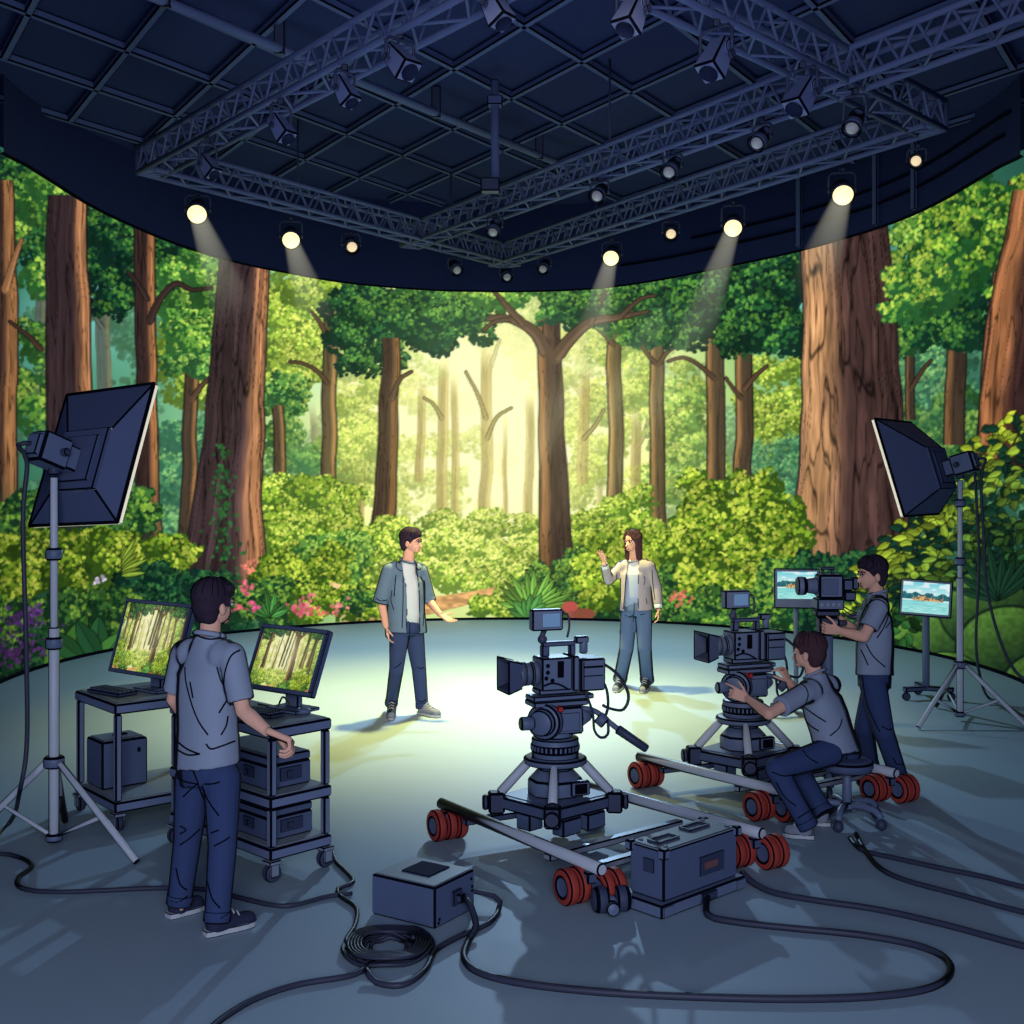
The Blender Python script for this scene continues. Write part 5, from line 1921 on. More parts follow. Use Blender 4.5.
def battery_box():
    F_, L_, R_ = G(660, 919), G(631, 895), G(749, 885)
    ex = (R_ - F_).normalized()
    ey = V((-ex.y, ex.x, 0))
    w, d, h = .70, .28, .33
    c = F_ + ex * (w / 2 - .01) + ey * (d / 2 - .02)
    R = axes(ex, ey, UP)
    root = thing('battery_case', 'large grey battery case with ridged base and front display, in front of the dolly', 'case', tuple(c))
    b = MB()
    b.box(c + V((0, 0, .035)), (w, d, .07), R, ink=.010)
    b.box(c - ex * (w / 2 - .05) - ey * (d / 2 + .002) + V((0, 0, .035)), (.08, .01, .05), R, ink=.006)
    b.box(c + ex * (w / 2 - .05) - ey * (d / 2 + .002) + V((0, 0, .035)), (.08, .01, .05), R, ink=.006)
    b.build('base', [NAVY, INK], root, off=c)
    m = MB()
    m.box(c + V((0, 0, .07 + (h - .07) / 2)), (w - .09, d - .05, h - .07), R, ink=.011)
    m.build('body', [CASEM, INK], root, off=c)
    t = MB()
    t.box(c + V((0, 0, h)), (w - .10, d - .06, .014), R, ink=.005)
    for i, (a, bq) in enumerate(((-.44, -.36), (.44, -.36), (.44, .36), (-.44, .36))):
        t.cyl(c + ex * a * (w - .12) + ey * bq * (d - .05) + V((0, 0, h + .005)), c + ex * a * (w - .12) + ey * bq * (d - .05) + V((0, 0, h + .014)), .014, n=10, ink=.005)
    t.build('lid', [BOXTOP, INK], root, off=c)
    for (a, ww) in ((-.17, .16), (.12, .16)):
        hnd = MB()
        for q in (-1, 1):
            hnd.box(c + ex * a + ey * (.035 * q + (.0 if a < 0 else .03)) + V((0, 0, h + .012)), (ww, .018, .014), R, ink=.006)
        for q in (-1, 1):
            hnd.box(c + ex * (a + q * ww / 2) + ey * (.0 if a < 0 else .03) + V((0, 0, h + .012)), (.018, .075, .014), R, ink=.006)
        hnd.build('lid_handle', [CASED, INK], root, off=c)
    for a in (-1, 1):
        for bq in (-1, 1):
            co = MB()
            co.box(c + ex * a * (w - .09) / 2 * .985 + ey * bq * (d - .05) / 2 * .97 + V((0, 0, h - .015)), (.05, .05, .055), R, ink=.010)
            co.build('corner_guard', [NAVY, INK], root, off=c)
    ds = MB()
    ds.box(c - ey * (d / 2 - .022) + ex * .08 + V((0, 0, .19)), (.20, .012, .10), R, ink=.008)
    do = ds.build('display', [CASED, INK], root, off=c)
    st = MB()
    st.box(c - ey * (d / 2 - .014) + ex * .065 + V((0, 0, .19)), (.11, .006, .04), R, ink=.004)
    st.build('display_strip', [BADGE, INK], do, off=c)
    sw = MB()
    sw.box(c - ex * ((w - .09) / 2 + .004) - ey * .02 + V((0, 0, .24)), (.012, .07, .07), R, ink=.008)
    sw.build('switch', [CASED, INK], root, off=c)
    ou = MB()
    ou.box(c - ey * (d / 2 + .008) + ex * .02 + V((0, 0, .04)), (.12, .02, .045), R, ink=.008)
    ou.build('outlet', [CASED, INK], root, off=c)
    return c - ey * (d / 2 + .02) + ex * -.01 + V((0, 0, .04)), c


OUTL, BATC = battery_box()

# small cluster of dark rollers lying in front of the dolly
c = G(612, 916)
root = thing('caster_cluster', 'small dark knob-like caster cluster lying between the front wheels and the battery case', 'caster', tuple(c))
mb = MB()
for s in (-1, 1):
    d = V((.85 * s, .5 * s * .3, 0)).normalized()
    mb.lathe([(.001, 0), (.058, .0), (.066, .012, 1), (.066, .05), (.058, .07, 1), (.03, .082), (.001, .085)], c + V((0, .05, .068)) + d * .02, d, n=18)
mb.build('roller', [BLK, INK], root, off=c)
mb = MB()
mb.lathe([(.001, 0), (.028, 0), (.034, .008, 1), (.034, .03), (.028, .036, 1), (.012, .036), (.001, .04)], c + V((0, -.015, .045)), (.1, -1, .1), n=16)
mb.cyl(c + V((0, .05, .07)), c + V((0, .0, .05)), .032, n=12, ink=.008)
mb.build('knob', [NAVY_R, INK], root, off=c)


# ---------------------------------------------------------------- cables
def cable(name, pts, r, lab, z=None, group=None, n=8):
    P = [V((p[0], p[1], max(p[2], r * .9))) for p in pts]
    mb = MB()
    mb.tube(smooth_path(P, .04), r, n=n)
    o = mb.build(name, [CABLE], None)
    return tag(o, lab, 'cable', group)


r_ = .015
gp = lambda l, z=.014: [G(x, y, z) for x, y in l]
cable('floor_cable', gp([(-560, 820), (-200, 846), (-20, 853), (15, 856), (32, 866), (18, 878), (22, 888), (60, 892), (160, 888), (210, 890), (245, 899), (285, 906), (325, 897), (352, 893)]), .013, 'thin black cable from the left edge passing behind the crew member\'s shoes')
cable('floor_cable', gp([(331, 848), (336, 862), (346, 872), (353, 882), (338, 889), (340, 896), (356, 908), (355, 925), (346, 940), (348, 948)]), .012, 'thin black cable winding from the three-shelf cart down to the coil')
cable('floor_cable', gp([(374, 962), (352, 975), (300, 984), (262, 996), (235, 1010), (205, 1034), (150, 1100), (60, 1300)]), .014, 'black cable running from the coil to the bottom edge of the photo')
pts = [SIDE, G(494, 896, .06), G(499, 908, .015), G(490, 922, .015), G(462, 935, .015), G(436, 950, .015), G(425, 970, .015), G(402, 985, .015), G(376, 982, .015), G(366, 970, .04)]
cable('power_cable', pts, .014, 'black cable looping from the side of the power unit around under the coil')
pts = [PLUG, PLUG + V((.03, -.06, .0)), G(476, 925, .05), G(468, 942, .015), G(464, 958, .015), G(478, 972, .015), G(520, 983, .015), (G(600, 992, .015)), G(700, 997, .015), G(800, 999, .015), G(880, 996, .015), G(930, 988, .015), G(950, 974, .015), G(945, 958, .015), G(915, 945, .015), G(860, 935, .015), G(790, 928, .015), G(735, 922, .015), G(708, 915, .02), OUTL]
cable('power_cable', pts, .017, 'long black cable looping across the front floor from the power unit to the battery case')
cable('floor_cable', [G(742, 872, .06), G(752, 882, .03), G(775, 893, .015), G(820, 901, .015), G(880, 910, .015), G(950, 926, .015), G(1040, 950, .015), G(1200, 985, .015), G(1500, 1010, .015), G(1900, 1000, .015)], .017, 'thick black cable from the battery case to the right edge, nearest of the right-hand cables')
cable('floor_cable', gp([(850, 838), (862, 850), (890, 857), (940, 868), (985, 877), (1040, 890), (1200, 915), (1500, 930)]), .015, 'upper of the two black cables running from under the stool to the right edge', group=None)
cable('floor_cable', gp([(856, 834), (866, 852), (880, 868), (905, 880), (960, 895), (1040, 916), (1200, 950), (1560, 965)]), .015, 'lower of the two black cables running from under the stool to the right edge')

# coil
cc = G(388, 950)
mb = MB()
pts = []
N = 9 * 36
for i in range(N + 1):
    t = i / N
    a = 2 * PI * 9 * t + 1.2
    r = .085 + .135 * t + .006 * math.sin(a * 1.3 + 2)
    pts.append(cc + V((math.cos(a) * r * 1.0 + .008 * math.sin(7 * t * 6.28), math.sin(a) * r * 1.12, .012 + .012 * (1 + math.sin(5 * a + 3 * t)) * .5)))
mb.tube(pts, .0095, n=7)
pts = []
for i in range(5 * 36 + 1):
    t = i / (5 * 36)
    a = 2 * PI * 5 * t + .2
    r = .12 + .075 * t
    pts.append(cc + V((math.cos(a) * r, math.sin(a) * r * 1.12, .040 + .006 * math.sin(3 * a))))
mb.tube(pts, .0095, n=7)
tag(mb.build('coiled_cable', [CABLE], None), 'round coil of black cable lying on the floor near the power unit', 'cable coil')

# hanging lamp cables
hl = h0L - nLv * .16
cable('lamp_cable', [hl, hl + V((-.07, -.03, -.01)), Q(27, 462, 6.98), Q(23, 520, 6.96), Q(26, 640, 6.95), Q(27, 740, 6.95), Q(20, 790, 6.95), G(10, 822, .02), G(-25, 850, .015), G(-150, 870, .015), G(-420, 862, .015)], .014, 'black cable hanging down from the left softbox lamp')
hr = h0R - nRv * .16
cable('lamp_cable', [hr, hr + V((.07, -.02, 0)), Q(981, 480, 10.9), Q(984, 540, 10.9), Q(987, 590, 10.9), Q(1000, 640, 10.85), Q(1016, 672, 10.8), Q(1040, 690, 10.7), G(1080, 728, .02), G(1200, 745, .015)], .014, 'black cable hanging from the right softbox lamp and swinging out of the photo')
cable('lamp_cable', [hr + V((-.01, .03, -.02)), Q(975, 475, 11.05), Q(979, 560, 11.1), Q(976, 640, 11.1), Q(980, 676, 11.1), G(988, 697, .02), G(1003, 703, .015), G(1040, 722, .015), G(1150, 742, .015)], .013, 'black cable hanging straight down beside the right light stand onto the floor')
# ================================================================ people
SKIN = mat('skin', (238, 182, 156), 0.7, spec=.1, rim=.36, noise=0.03)
HAIRD = mat('hair_black', (54, 44, 58), 0.8, spec=.05, rim=.28, noise=.12, nscale=30)
HAIRB = mat('hair_brown', (76, 54, 60), 0.8, spec=.05, rim=.28, noise=.12, nscale=30)
SHIRT = mat('shirt_grey_blue', (142, 154, 176), 0.8, rim=.38)
DENIM = mat('denim_shirt', (104, 130, 154), 0.8, rim=.42)
TEE = mat('white_tee', (222, 232, 236), 0.8, rim=.2)
TEEB = mat('pale_blue_top', (158, 174, 210), 0.8, rim=.2)
COAT = mat('beige_jacket', (164, 158, 168), 0.8, rim=.42)
JEAN = mat('dark_jeans', (52, 68, 110), 0.85, rim=.40)
JEANW = mat('blue_jeans', (82, 106, 148), 0.85, rim=.44)
SHOED = mat('shoe_navy', (42, 48, 74), 0.7, rim=.34)
SHOEG = mat('shoe_grey', (132, 140, 156), 0.7, rim=.36)
SOLE = mat('shoe_sole', (186, 192, 200), 0.7, rim=.0)
WHITE = mat('eye_white', (225, 225, 228), .5)
LIP = mat('lip', (150, 74, 74), .6)
DARKM = mat('dark_feature', (22, 18, 26), .6)


def fuse(mb, voxel, smooth=3, decim=0.5):
    """voxel-fuses overlapping closed shapes into one continuous surface"""
    me = bpy.data.meshes.new('tmp')
    me.from_pydata(mb.v, [], mb.f)
    o = bpy.data.objects.new('tmp', me)
    COL.objects.link(o)
    m = o.modifiers.new('r', 'REMESH')
    m.mode = 'VOXEL'
    m.voxel_size = voxel
    s = o.modifiers.new('s', 'SMOOTH')
    s.factor = .5
    s.iterations = smooth
    if decim < 1:
        d = o.modifiers.new('d', 'DECIMATE')
        d.ratio = decim
    dg = bpy.context.evaluated_depsgraph_get()
    ev = o.evaluated_get(dg)
    m2 = ev.to_mesh()
    vs = [V(v.co) for v in m2.vertices]
    fs = [tuple(p.vertices) for p in m2.polygons]
    ev.to_mesh_clear()
    bpy.data.objects.remove(o)
    bpy.data.meshes.remove(me)
    return vs, fs


EYE = V((0, 0, CH))


def pix(p):
    return CX + FPX * p.x / p.y, HZ - (p.z - CH) * FPX / p.y


def in_poly(x, y, poly):
    c = False
    n = len(poly)
    j = n - 1
    for i in range(n):
        xi, yi = poly[i]
        xj, yj = poly[j]
        if (yi > y) != (yj > y) and x < (xj - xi) * (y - yi) / (yj - yi) + xi:
            c = not c
        j = i
    return c


def cut_open(vs, fs, poly, nearest=True):
    """removes the faces on the near side inside an outline, e.g. the open front of a jacket"""
    cy = sum(v.y for v in vs) / len(vs)
    keep = []
    for f in fs:
        c = sum((vs[i] for i in f), V()) / len(f)
        n = (vs[f[1]] - vs[f[0]]).cross(vs[f[2]] - vs[f[0]])
        x, y = pix(c)
        if n.dot(EYE - c) > 0 and in_poly(x, y, poly):
            continue
        keep.append(f)
    return keep


def seams(mb, vs, fs, strokes, r=.0035, mi=1):
    """sewn lines and folds laid on a surface"""
    bvh = BVHTree.FromPolygons(vs, fs)
    for st in strokes:
        P = smooth_path([V((a, b, 0)) for a, b in st], 1.5)
        run = []
        for p in P:
            d = (Q(p.x, p.y, 10) - EYE).normalized()
            hit, nrm, _, _ = bvh.ray_cast(EYE, d)
            if hit is None or (run and (hit - run[-1]).length > .12):
                if len(run) > 2:
                    mb.tube(run, r, n=5, mi=mi)
                run = []
                if hit is None:
                    continue
            run.append(hit + (EYE - hit).normalized() * r * .3)
        if len(run) > 2:
            mb.tube(run, r, n=5, mi=mi)


def hand_shapes(mb, wrist, d, palm, thumb, curl=(.3, .35, .4, .45), tcurl=.3, L=.18, spread=.06):
    """d: wrist to knuckles, palm: the way the palm faces, thumb: side of the thumb"""
    d = V(d).normalized()
    palm = V(palm)
    palm = (palm - d * palm.dot(d)).normalized()
    th = d.cross(palm)
    if th.dot(V(thumb)) < 0:
        th = -th
    k = L / .18
    # palm slab
    kn = wrist + d * .095 * k
    for q in (-.026, -.009, .009, .026):
        mb.rcone(wrist + th * q * .75 * k + d * .012 * k, kn + th * q * 1.15 * k, .014 * k, .0125 * k, n=9)
    lens = (.062, .075, .080, .070)
    offs = (-.033, -.011, .011, .033)
    for i in range(4):                                # little to index
        c = curl[i]
        p = kn + th * offs[i] * k
        dd = (d + th * spread * (i - 1.5)).normalized()
        a = 0
        rr = .0088 * k
        for sgm, fr in enumerate((.46, .31, .23)):
            a += c * (1.0, 1.15, .8)[sgm]
            v = dd * math.cos(a) + palm * math.sin(a)
            p2 = p + v * lens[i] * fr * 1.12 * k
            mb.rcone(p, p2, rr, rr * .92, n=8)
            p, rr = p2, rr * .92
    p = wrist + d * .030 * k + th * .028 * k
    v = (d * .62 + th * .72 + palm * .28).normalized()
    p2 = p + v * .040 * k
    mb.rcone(p, p2, .0125 * k, .0105 * k, n=8)
    v2 = (v * (1 - tcurl) + (d * .8 + palm * .5) * tcurl).normalized()
    p3 = p2 + v2 * .034 * k
    mb.rcone(p2, p3, .0105 * k, .0095 * k, n=8)
    v3 = (v2 * .7 + (d * .7 + palm * .5) * .3).normalized()
    mb.rcone(p3, p3 + v3 * .026 * k, .0095 * k, .0078 * k, n=8)


def lerp(a, b, t):
    return a + (b - a) * t


def shoe(root, off, heel, toe, mats, w=.046, h=.075, name='shoe', laces=True):
    heel, toe = V(heel), V(toe)
    heel.z = toe.z = 0
    d = (toe - heel)
    L = d.length
    d.normalize()
    s = V((-d.y, d.x, 0))
    out = [(-.02, 0), (-.01, .6), (.15, .82), (.35, .84), (.55, .98), (.75, 1.0), (.9, .78), (.985, .4), (1.01, 0)]
    poly = [(t * L, q * w) for t, q in out] + [(t * L, -q * w) for t, q in out[-2:0:-1]]
    ub = MB()
    ub.rcone(heel + d * .05 + V((0, 0, .055)), heel + d * .045 + V((0, 0, h + .045)), w * 1.02, w * .98)
    ub.rcone(heel + d * .052 + V((0, 0, .045)), heel + d * L * .55 + V((0, 0, .045)), w * 1.02, w * .94)
    ub.rcone(heel + d * .07 + V((0, 0, .085)), heel + d * L * .6 + V((0, 0, .05)), w * .72, w * .72)
    ub.rcone(heel + d * L * .55 + V((0, 0, .042)), heel + d * (L - w * .92) + V((0, 0, .036)), w * .9, w * .86)
    vs, fs = fuse(ub, .008, 2, .6)
    vs = [V((v.x, v.y, max(v.z, .018))) for v in vs]
    m = MB()
    m.add(vs, fs, 0, True)
    if laces:
        for t in (.42, .52, .62):
            q = heel + d * L * t
            zt = .118 - (t - .42) * .16
            m.tube([q + s * w * .55 + V((0, 0, zt - .012)), q + V((0, 0, zt + .004)), q - s * w * .55 + V((0, 0, zt - .012))], .0045, n=5, mi=2)
    o = m.build(name, [mats[0], INK, SOLE], root, off=off)
    sb = MB()
    sb.prism(poly, heel, d, s, V((0, 0, .030)), ink=.004)
    sb.build('sole', [mats[1], INK], o, off=off)
    return o


def hair_strokes(mb, hc, hf, R, n=9, mi=1):
    pass


def figure(J, label, f, hf, top, legs_mat, skin=SKIN, hair=HAIRD, shoes=(SHOED, SOLE), scale=1.0, hands=None, sleeve=.55, hem=None, long_hair=False, folds=(), leg_folds=(), opening=None, tee=None, tee_split=None, cuff_mat=None, coat=False, leg_r=1.0, belly=1.0, head_tilt=0, female=False, hem_drop=.10, shoe_h=.075, chest=1.0, seat_pose=False, collar_r=.009):
    """one person: a continuous body with clothing, hair and shoes as parts. J: joints in world space"""
    k = scale
    f, hf = V(f).normalized(), V(hf).normalized()
    r = f.cross(UP).normalized()                       # the person's right
    hr = V((hf.x, hf.y, 0)).normalized().cross(UP).normalized()
    hu = hr.cross(hf).normalized()
    base = (J['ankL'] + J['ankR']) / 2
    base = V((base.x, base.y, 0))
    root = thing('person', label, 'person', tuple(base))
    hipc = (J['hipL'] + J['hipR']) / 2
    shc = (J['shL'] + J['shR']) / 2
    neck = J['neck']
    sp = (shc - hipc)
    spd = sp.normalized()
    sr = (J['shR'] - J['shL']).normalized()            # shoulder axis
    hx = (J['hipR'] - J['hipL']).normalized()
    tf = UP.cross(sr) if not seat_pose else spd.cross(sr)
    tf.normalize()
    if tf.dot(f) < 0:
        tf = -tf
    shw = (J['shR'] - J['shL']).length / 2
    # ------------------------------------------------ body
    B = MB()
    hc = J['head']
    RH = axes(hr, hf, hu)
    B.ball(hc + hu * .030 * k - hf * .008 * k, (.074 * k, .094 * k, .092 * k), RH, 18, 12)
    B.ball(hc - hu * .035 * k + hf * .022 * k, (.060 * k, .070 * k, .068 * k), RH, 16, 10)
    B.ball(hc - hu * .082 * k + hf * .056 * k, (.030 * k, .027 * k, .024 * k), RH, 12, 8)     # chin
    B.rcone(hc - hu * .02 * k + hf * .088 * k, hc - hu * .045 * k + hf * .101 * k, .009 * k, .0125 * k)    # nose
    B.ball(hc - hu * .082 * k + hf * .078 * k, (.024 * k, .010 * k, .010 * k), RH, 10, 7)       # lips
    for s in (-1, 1):
        B.ball(hc + hr * s * .075 * k - hu * .022 * k - hf * .008 * k, (.012 * k, .020 * k, .030 * k), RH, 10, 8)
        B.ball(hc + hr * s * .032 * k + hu * .012 * k + hf * .074 * k, (.024 * k, .014 * k, .010 * k), RH, 10, 7)   # brow ridge
    B.rcone(neck - UP * .03 * k, hc - hu * .055 * k - hf * .02 * k, .058 * k, .052 * k)
    rings = []
    for t, hw, hd in ((-.02, .135, .095), (.18, .140, .098), (.42, .128, .090), (.68, .145, .100), (.90, .135, .085), (1.0, .10, .07)):
        c = hipc + sp * t
        ax = hx.lerp(sr, min(1, max(0, t))).normalized()
        rings.append((c, ax * hw * k, tf * hd * k))
    rings.append((neck, sr * .055 * k, tf * .052 * k))
    B.loft(rings)
    for S in 'LR':
        sh, el, wr = J['sh' + S], J['el' + S], J['wr' + S]
        B.rcone(lerp(sh, shc, .12), sh, .060 * k, .052 * k)
        B.rcone(sh, el, .050 * k, .038 * k)
        m = lerp(el, wr, .3)
        B.rcone(el, m, .039 * k, .041 * k)
        B.rcone(m, wr, .041 * k, .029 * k)
        h = hands[S]
        hand_shapes(B, wr, h['d'], h['palm'], h['thumb'], h.get('curl', (.3, .35, .4, .45)), h.get('tcurl', .3), L=h.get('L', .175) * k)
        hp, kn, an = J['hip' + S], J['kn' + S], J['ank' + S]
        B.rcone(hp, kn, .078 * k, .052 * k)
        m = lerp(kn, an, .3)
        B.rcone(kn, m, .050 * k, .052 * k)
        B.rcone(m, an, .052 * k, .032 * k)
        B.rcone(an, V((an.x, an.y, .05)), .032 * k, .022 * k)
    vs, fs = fuse(B, .0055, 3, .35)
    bm = MB()
    bm.add(vs, fs, 0, True)
    bm.build('body', [skin, INK], root, off=base)
    # ------------------------------------------------ face
    for s in (-1, 1):
        e = hc + hr * s * .032 * k - hu * .004 * k + hf * .079 * k
        eb = MB()
        eb.ball(e, (.013 * k, .009 * k, .007 * k), RH, 12, 8)
        eo = eb.build('eye', [WHITE, INK], root, off=base)
        pb = MB()
        pb.ball(e + hf * .006 * k, (.006 * k, .005 * k, .0065 * k), RH, 10, 7)
        pb.tube([e + hr * -.017 * k + hf * .004 * k + hu * .005 * k, e + hf * .0105 * k + hu * .0095 * k, e + hr * .017 * k + hf * .003 * k + hu * .005 * k], .003 * k, n=5)
        pb.build('iris', [DARKM], eo, off=base)
        bb = MB()
        bq = e + hu * .024 * k
        bb.tube([bq + hr * s * -.018 * k + hf * .009 * k - hu * .003 * k, bq + hf * .009 * k + hu * .003 * k, bq + hr * s * .022 * k - hf * .004 * k - hu * .003 * k], .0048 * k, n=6)
        bb.build('eyebrow', [hair], root, off=base)
    mo = MB()
    mq = hc - hu * .080 * k + hf * .0875 * k
    mo.tube([mq - hr * .022 * k - hf * .010 * k, mq - hu * .002 * k, mq + hr * .022 * k - hf * .010 * k], .0048 * k, n=6)
    mo.build('mouth', [LIP], root, off=base)
    # ------------------------------------------------ hair
    H = MB()
    if long_hair:
        H.ball(hc + hu * .048 * k - hf * .024 * k, (.094 * k, .104 * k, .092 * k), RH, 18, 12)
        for s in (-1, 1):
            H.rcone(hc + hr * s * .066 * k + hu * .04 * k - hf * .02 * k, hc + hr * s * .082 * k - hu * .19 * k - hf * .02 * k, .046 * k, .036 * k)
            H.rcone(hc + hr * s * .030 * k + hu * .105 * k + hf * .05 * k, hc + hr * s * .078 * k + hu * .03 * k + hf * .045 * k, .022 * k, .018 * k)
            H.rcone(hc + hr * s * .080 * k + hu * .03 * k + hf * .02 * k, hc + hr * s * .084 * k - hu * .12 * k + hf * .01 * k, .022 * k, .018 * k)
        H.rcone(hc + hu * .02 * k - hf * .055 * k, hc - hu * .17 * k - hf * .05 * k, .068 * k, .055 * k)
        H.rcone(hc - hu * .05 * k - hf * .055 * k + hr * .03 * k, hc - hu * .23 * k - hf * .045 * k + hr * .04 * k, .055 * k, .04 * k)
    else:
        H.ball(hc + hu * .050 * k - hf * .022 * k, (.090 * k, .106 * k, .090 * k), RH, 18, 12)
        H.ball(hc - hu * .005 * k - hf * .050 * k, (.080 * k, .068 * k, .080 * k), RH, 16, 10)
        H.rcone(hc - hu * .055 * k - hf * .052 * k - hr * .03 * k, hc - hu * .055 * k - hf * .052 * k + hr * .03 * k, .040 * k, .040 * k)
        rs = random.Random(len(label))
        for i in range(7):                            # fringe locks
            q = -.07 + .14 * i / 6
            a = hc + hr * q * k + hu * (.112 - abs(q) * .45) * k + hf * .045 * k
            b = hc + hr * (q + rs.uniform(-.012, .012)) * k + hu * (.062 - abs(q) * .2 + rs.uniform(-.006, .006)) * k + hf * (.092 - abs(q) * .55) * k
            H.rcone(a, b, .024 * k, .014 * k)
        for s in (-1, 1):                             # sideburns
            H.rcone(hc + hr * s * .076 * k + hu * .03 * k + hf * .025 * k, hc + hr * s * .076 * k - hu * .008 * k + hf * .022 * k, .014 * k, .008 * k)
    vs, fs = fuse(H, .007, 3, .5)
    hm = MB()
    hm.add(vs, fs, 0, True)
    hb = BVHTree.FromPolygons(vs, fs)
    rs = random.Random(3)
    for i in range(16):                               # combed lines
        a = i * 2 * PI / 16 + rs.uniform(-.1, .1)
        run = []
        for t in np.linspace(.25, 1.35, 9):
            dirv = hu * math.cos(t) + (hr * math.cos(a) + hf * math.sin(a)) * math.sin(t)
            hit, nn, _, _ = hb.ray_cast(hc + hu * .03 + dirv * .4, -dirv)
            if hit:
                if run and (hit - run[-1]).length > .05:
                    break
                run.append(hit)
        if len(run) > 3:
            hm.tube(run, .0022 * k, n=4, mi=1)
    hm.build('hair', [hair, INK], root, off=base)
    # ------------------------------------------------ top
    T = MB()
    hemc = hipc - spd * hem_drop * k
    e = 1.10 if coat else 1.0
    rr = []
    for t, hw, hd in ((0, .182, .132), (.12, .178, .13), (.35, .168 * belly, .124 * belly), (.62, .172 * chest, .126 * chest), (.84, .170 * chest, .115), (.97, .125, .088)):
        c = hemc + (shc - hemc) * t
        ax = hx.lerp(sr, min(1, max(0, t))).normalized()
        q = .93 if female else 1.0
        rr.append((c, ax * hw * k * e * q, tf * hd * k * e))
    rr.append((neck - UP * .005, sr * .074 * k, tf * .070 * k))
    T.loft(rr, n=32)
    for S in 'LR':
        sh, el, wr = J['sh' + S], J['el' + S], J['wr' + S]
        T.rcone(lerp(sh, shc, .35), sh, .085 * k * e, .070 * k * e)
        if sleeve <= 1.0:
            end = lerp(sh, el, sleeve * 1.25)
            T.cyl(sh, end, .070 * k * e, .068 * k * e, n=16, ink=0)
        else:
            T.rcone(sh, el, .066 * k * e, .055 * k * e)
            end = lerp(el, wr, sleeve - 1.0)
            T.cyl(el, end, .055 * k * e, .046 * k * e, n=16, ink=0)
    vs, fs = fuse(T, .010, 3, .6)
    if opening:
        fs = cut_open(vs, fs, opening)
    tm = MB()
    tm.add(vs, fs, 0, True)
    st = list(folds)
    if opening:
        st = st + [list(opening) + [opening[0]]]
    seams(tm, vs, fs, st, r=.0045 * k)
    tp = tm.build('jacket' if coat else 'shirt', [top, INK, cuff_mat or top], root, off=base)
    cb = MB()
    pts = []
    for i in range(25):
        a = 2 * PI * i / 24
        pts.append(neck - UP * .004 - UP * .02 * math.sin(a) + sr * math.cos(a) * .073 * k + tf * math.sin(a) * .070 * k)
    cb.tube(pts, collar_r * k, n=8)
    cb.build('collar', [top, INK], tp, off=base)
    if cuff_mat:
        for S in 'LR':
            el, wr = J['el' + S], J['wr' + S]
            c2 = MB()
            a = lerp(el, wr, sleeve - 1.0 - .05)
            c2.cyl(a, a + (wr - el).normalized() * .06 * k, .047 * k, .040 * k, n=14, ink=.008)
            c2.build('cuff', [cuff_mat, INK], tp, off=base)
    if coat and sleeve < 1.0:                            # rolled-up cuffs
        for S in 'LR':
            sh, el = J['sh' + S], J['el' + S]
            c = lerp(sh, el, sleeve * 1.25)
            dv = (el - sh).normalized()
            MB().cyl(c - dv * .045, c + dv * .012, .076 * k, .074 * k, n=16, ink=.009).build('rolled_cuff', [top, INK], tp, off=base)
    if tee:
        U = MB()
        r2 = []
        for t, hw, hd in ((.10, .150, .112), (.35, .150, .110), (.62, .156, .113), (.84, .150, .100), (.97, .11, .078)):
            c = hemc + (shc - hemc) * t
            ax = hx.lerp(sr, min(1, max(0, t))).normalized()
            r2.append((c, ax * hw * k, tf * hd * k))
        r2.append((neck - UP * .01, sr * .06 * k, tf * .060 * k))
        um = MB()
        um.loft(r2, n=32)
        if tee_split is not None:
            for i, fc in enumerate(um.f):
                z = sum(um.v[q][2] for q in fc) / len(fc)
                um.m[i] = 2 if z < tee_split else 0
        uo = um.build('top', [tee, INK, TEEB], root, off=base)
    # ------------------------------------------------ trousers
    L = MB()
    rr = []
    for t, hw, hd in ((-.06, .150, .112), (.10, .158, .116), (.30, .150, .108)):
        rr.append((hipc + spd * t * .45, hx * hw * k * (.95 if female else 1), (hx.cross(spd)).normalized() * hd * k))
    L.loft(rr)
    for S in 'LR':
        hp, kn, an = J['hip' + S], J['kn' + S], J['ank' + S]
        a = leg_r
        L.rcone(hp, kn, .096 * k, .072 * k * a)
        dn = (an - kn).normalized()
        L.ball(kn, .072 * k * a)
        L.cyl(kn, an + dn * .035, .072 * k * a, .062 * k * a * (1.12 if female else 1.0), n=18, ink=0)
    vs, fs = fuse(L, .010, 3, .6)
    lm = MB()
    lm.add(vs, fs, 0, True)
    seams(lm, vs, fs, leg_folds, r=.004 * k)
    lo = lm.build('trousers', [legs_mat, INK], root, off=base)
    for S in 'LR':
        an, kn = J['ank' + S], J['kn' + S]
        dn = (an - kn).normalized()
        c2 = MB()
        q = an + dn * .028
        c2.cyl(q - dn * .045, q + dn * .012, .066 * k * leg_r * (1.1 if female else 1), .067 * k * leg_r * (1.1 if female else 1), n=18, ink=.007)
        c2.build('trouser_hem', [legs_mat, INK], lo, off=base)
        shoe(root, base, J['heel' + S], J['toe' + S], shoes, h=shoe_h)
    return root


def joints(d0, **kw):
    return {n: Q(p[0], p[1], d0 + (p[2] if len(p) > 2 else 0)) for n, p in kw.items()}


def floor_feet(J, **kw):
    for n, p in kw.items():
        J[n] = G(p[0], p[1])
    return J


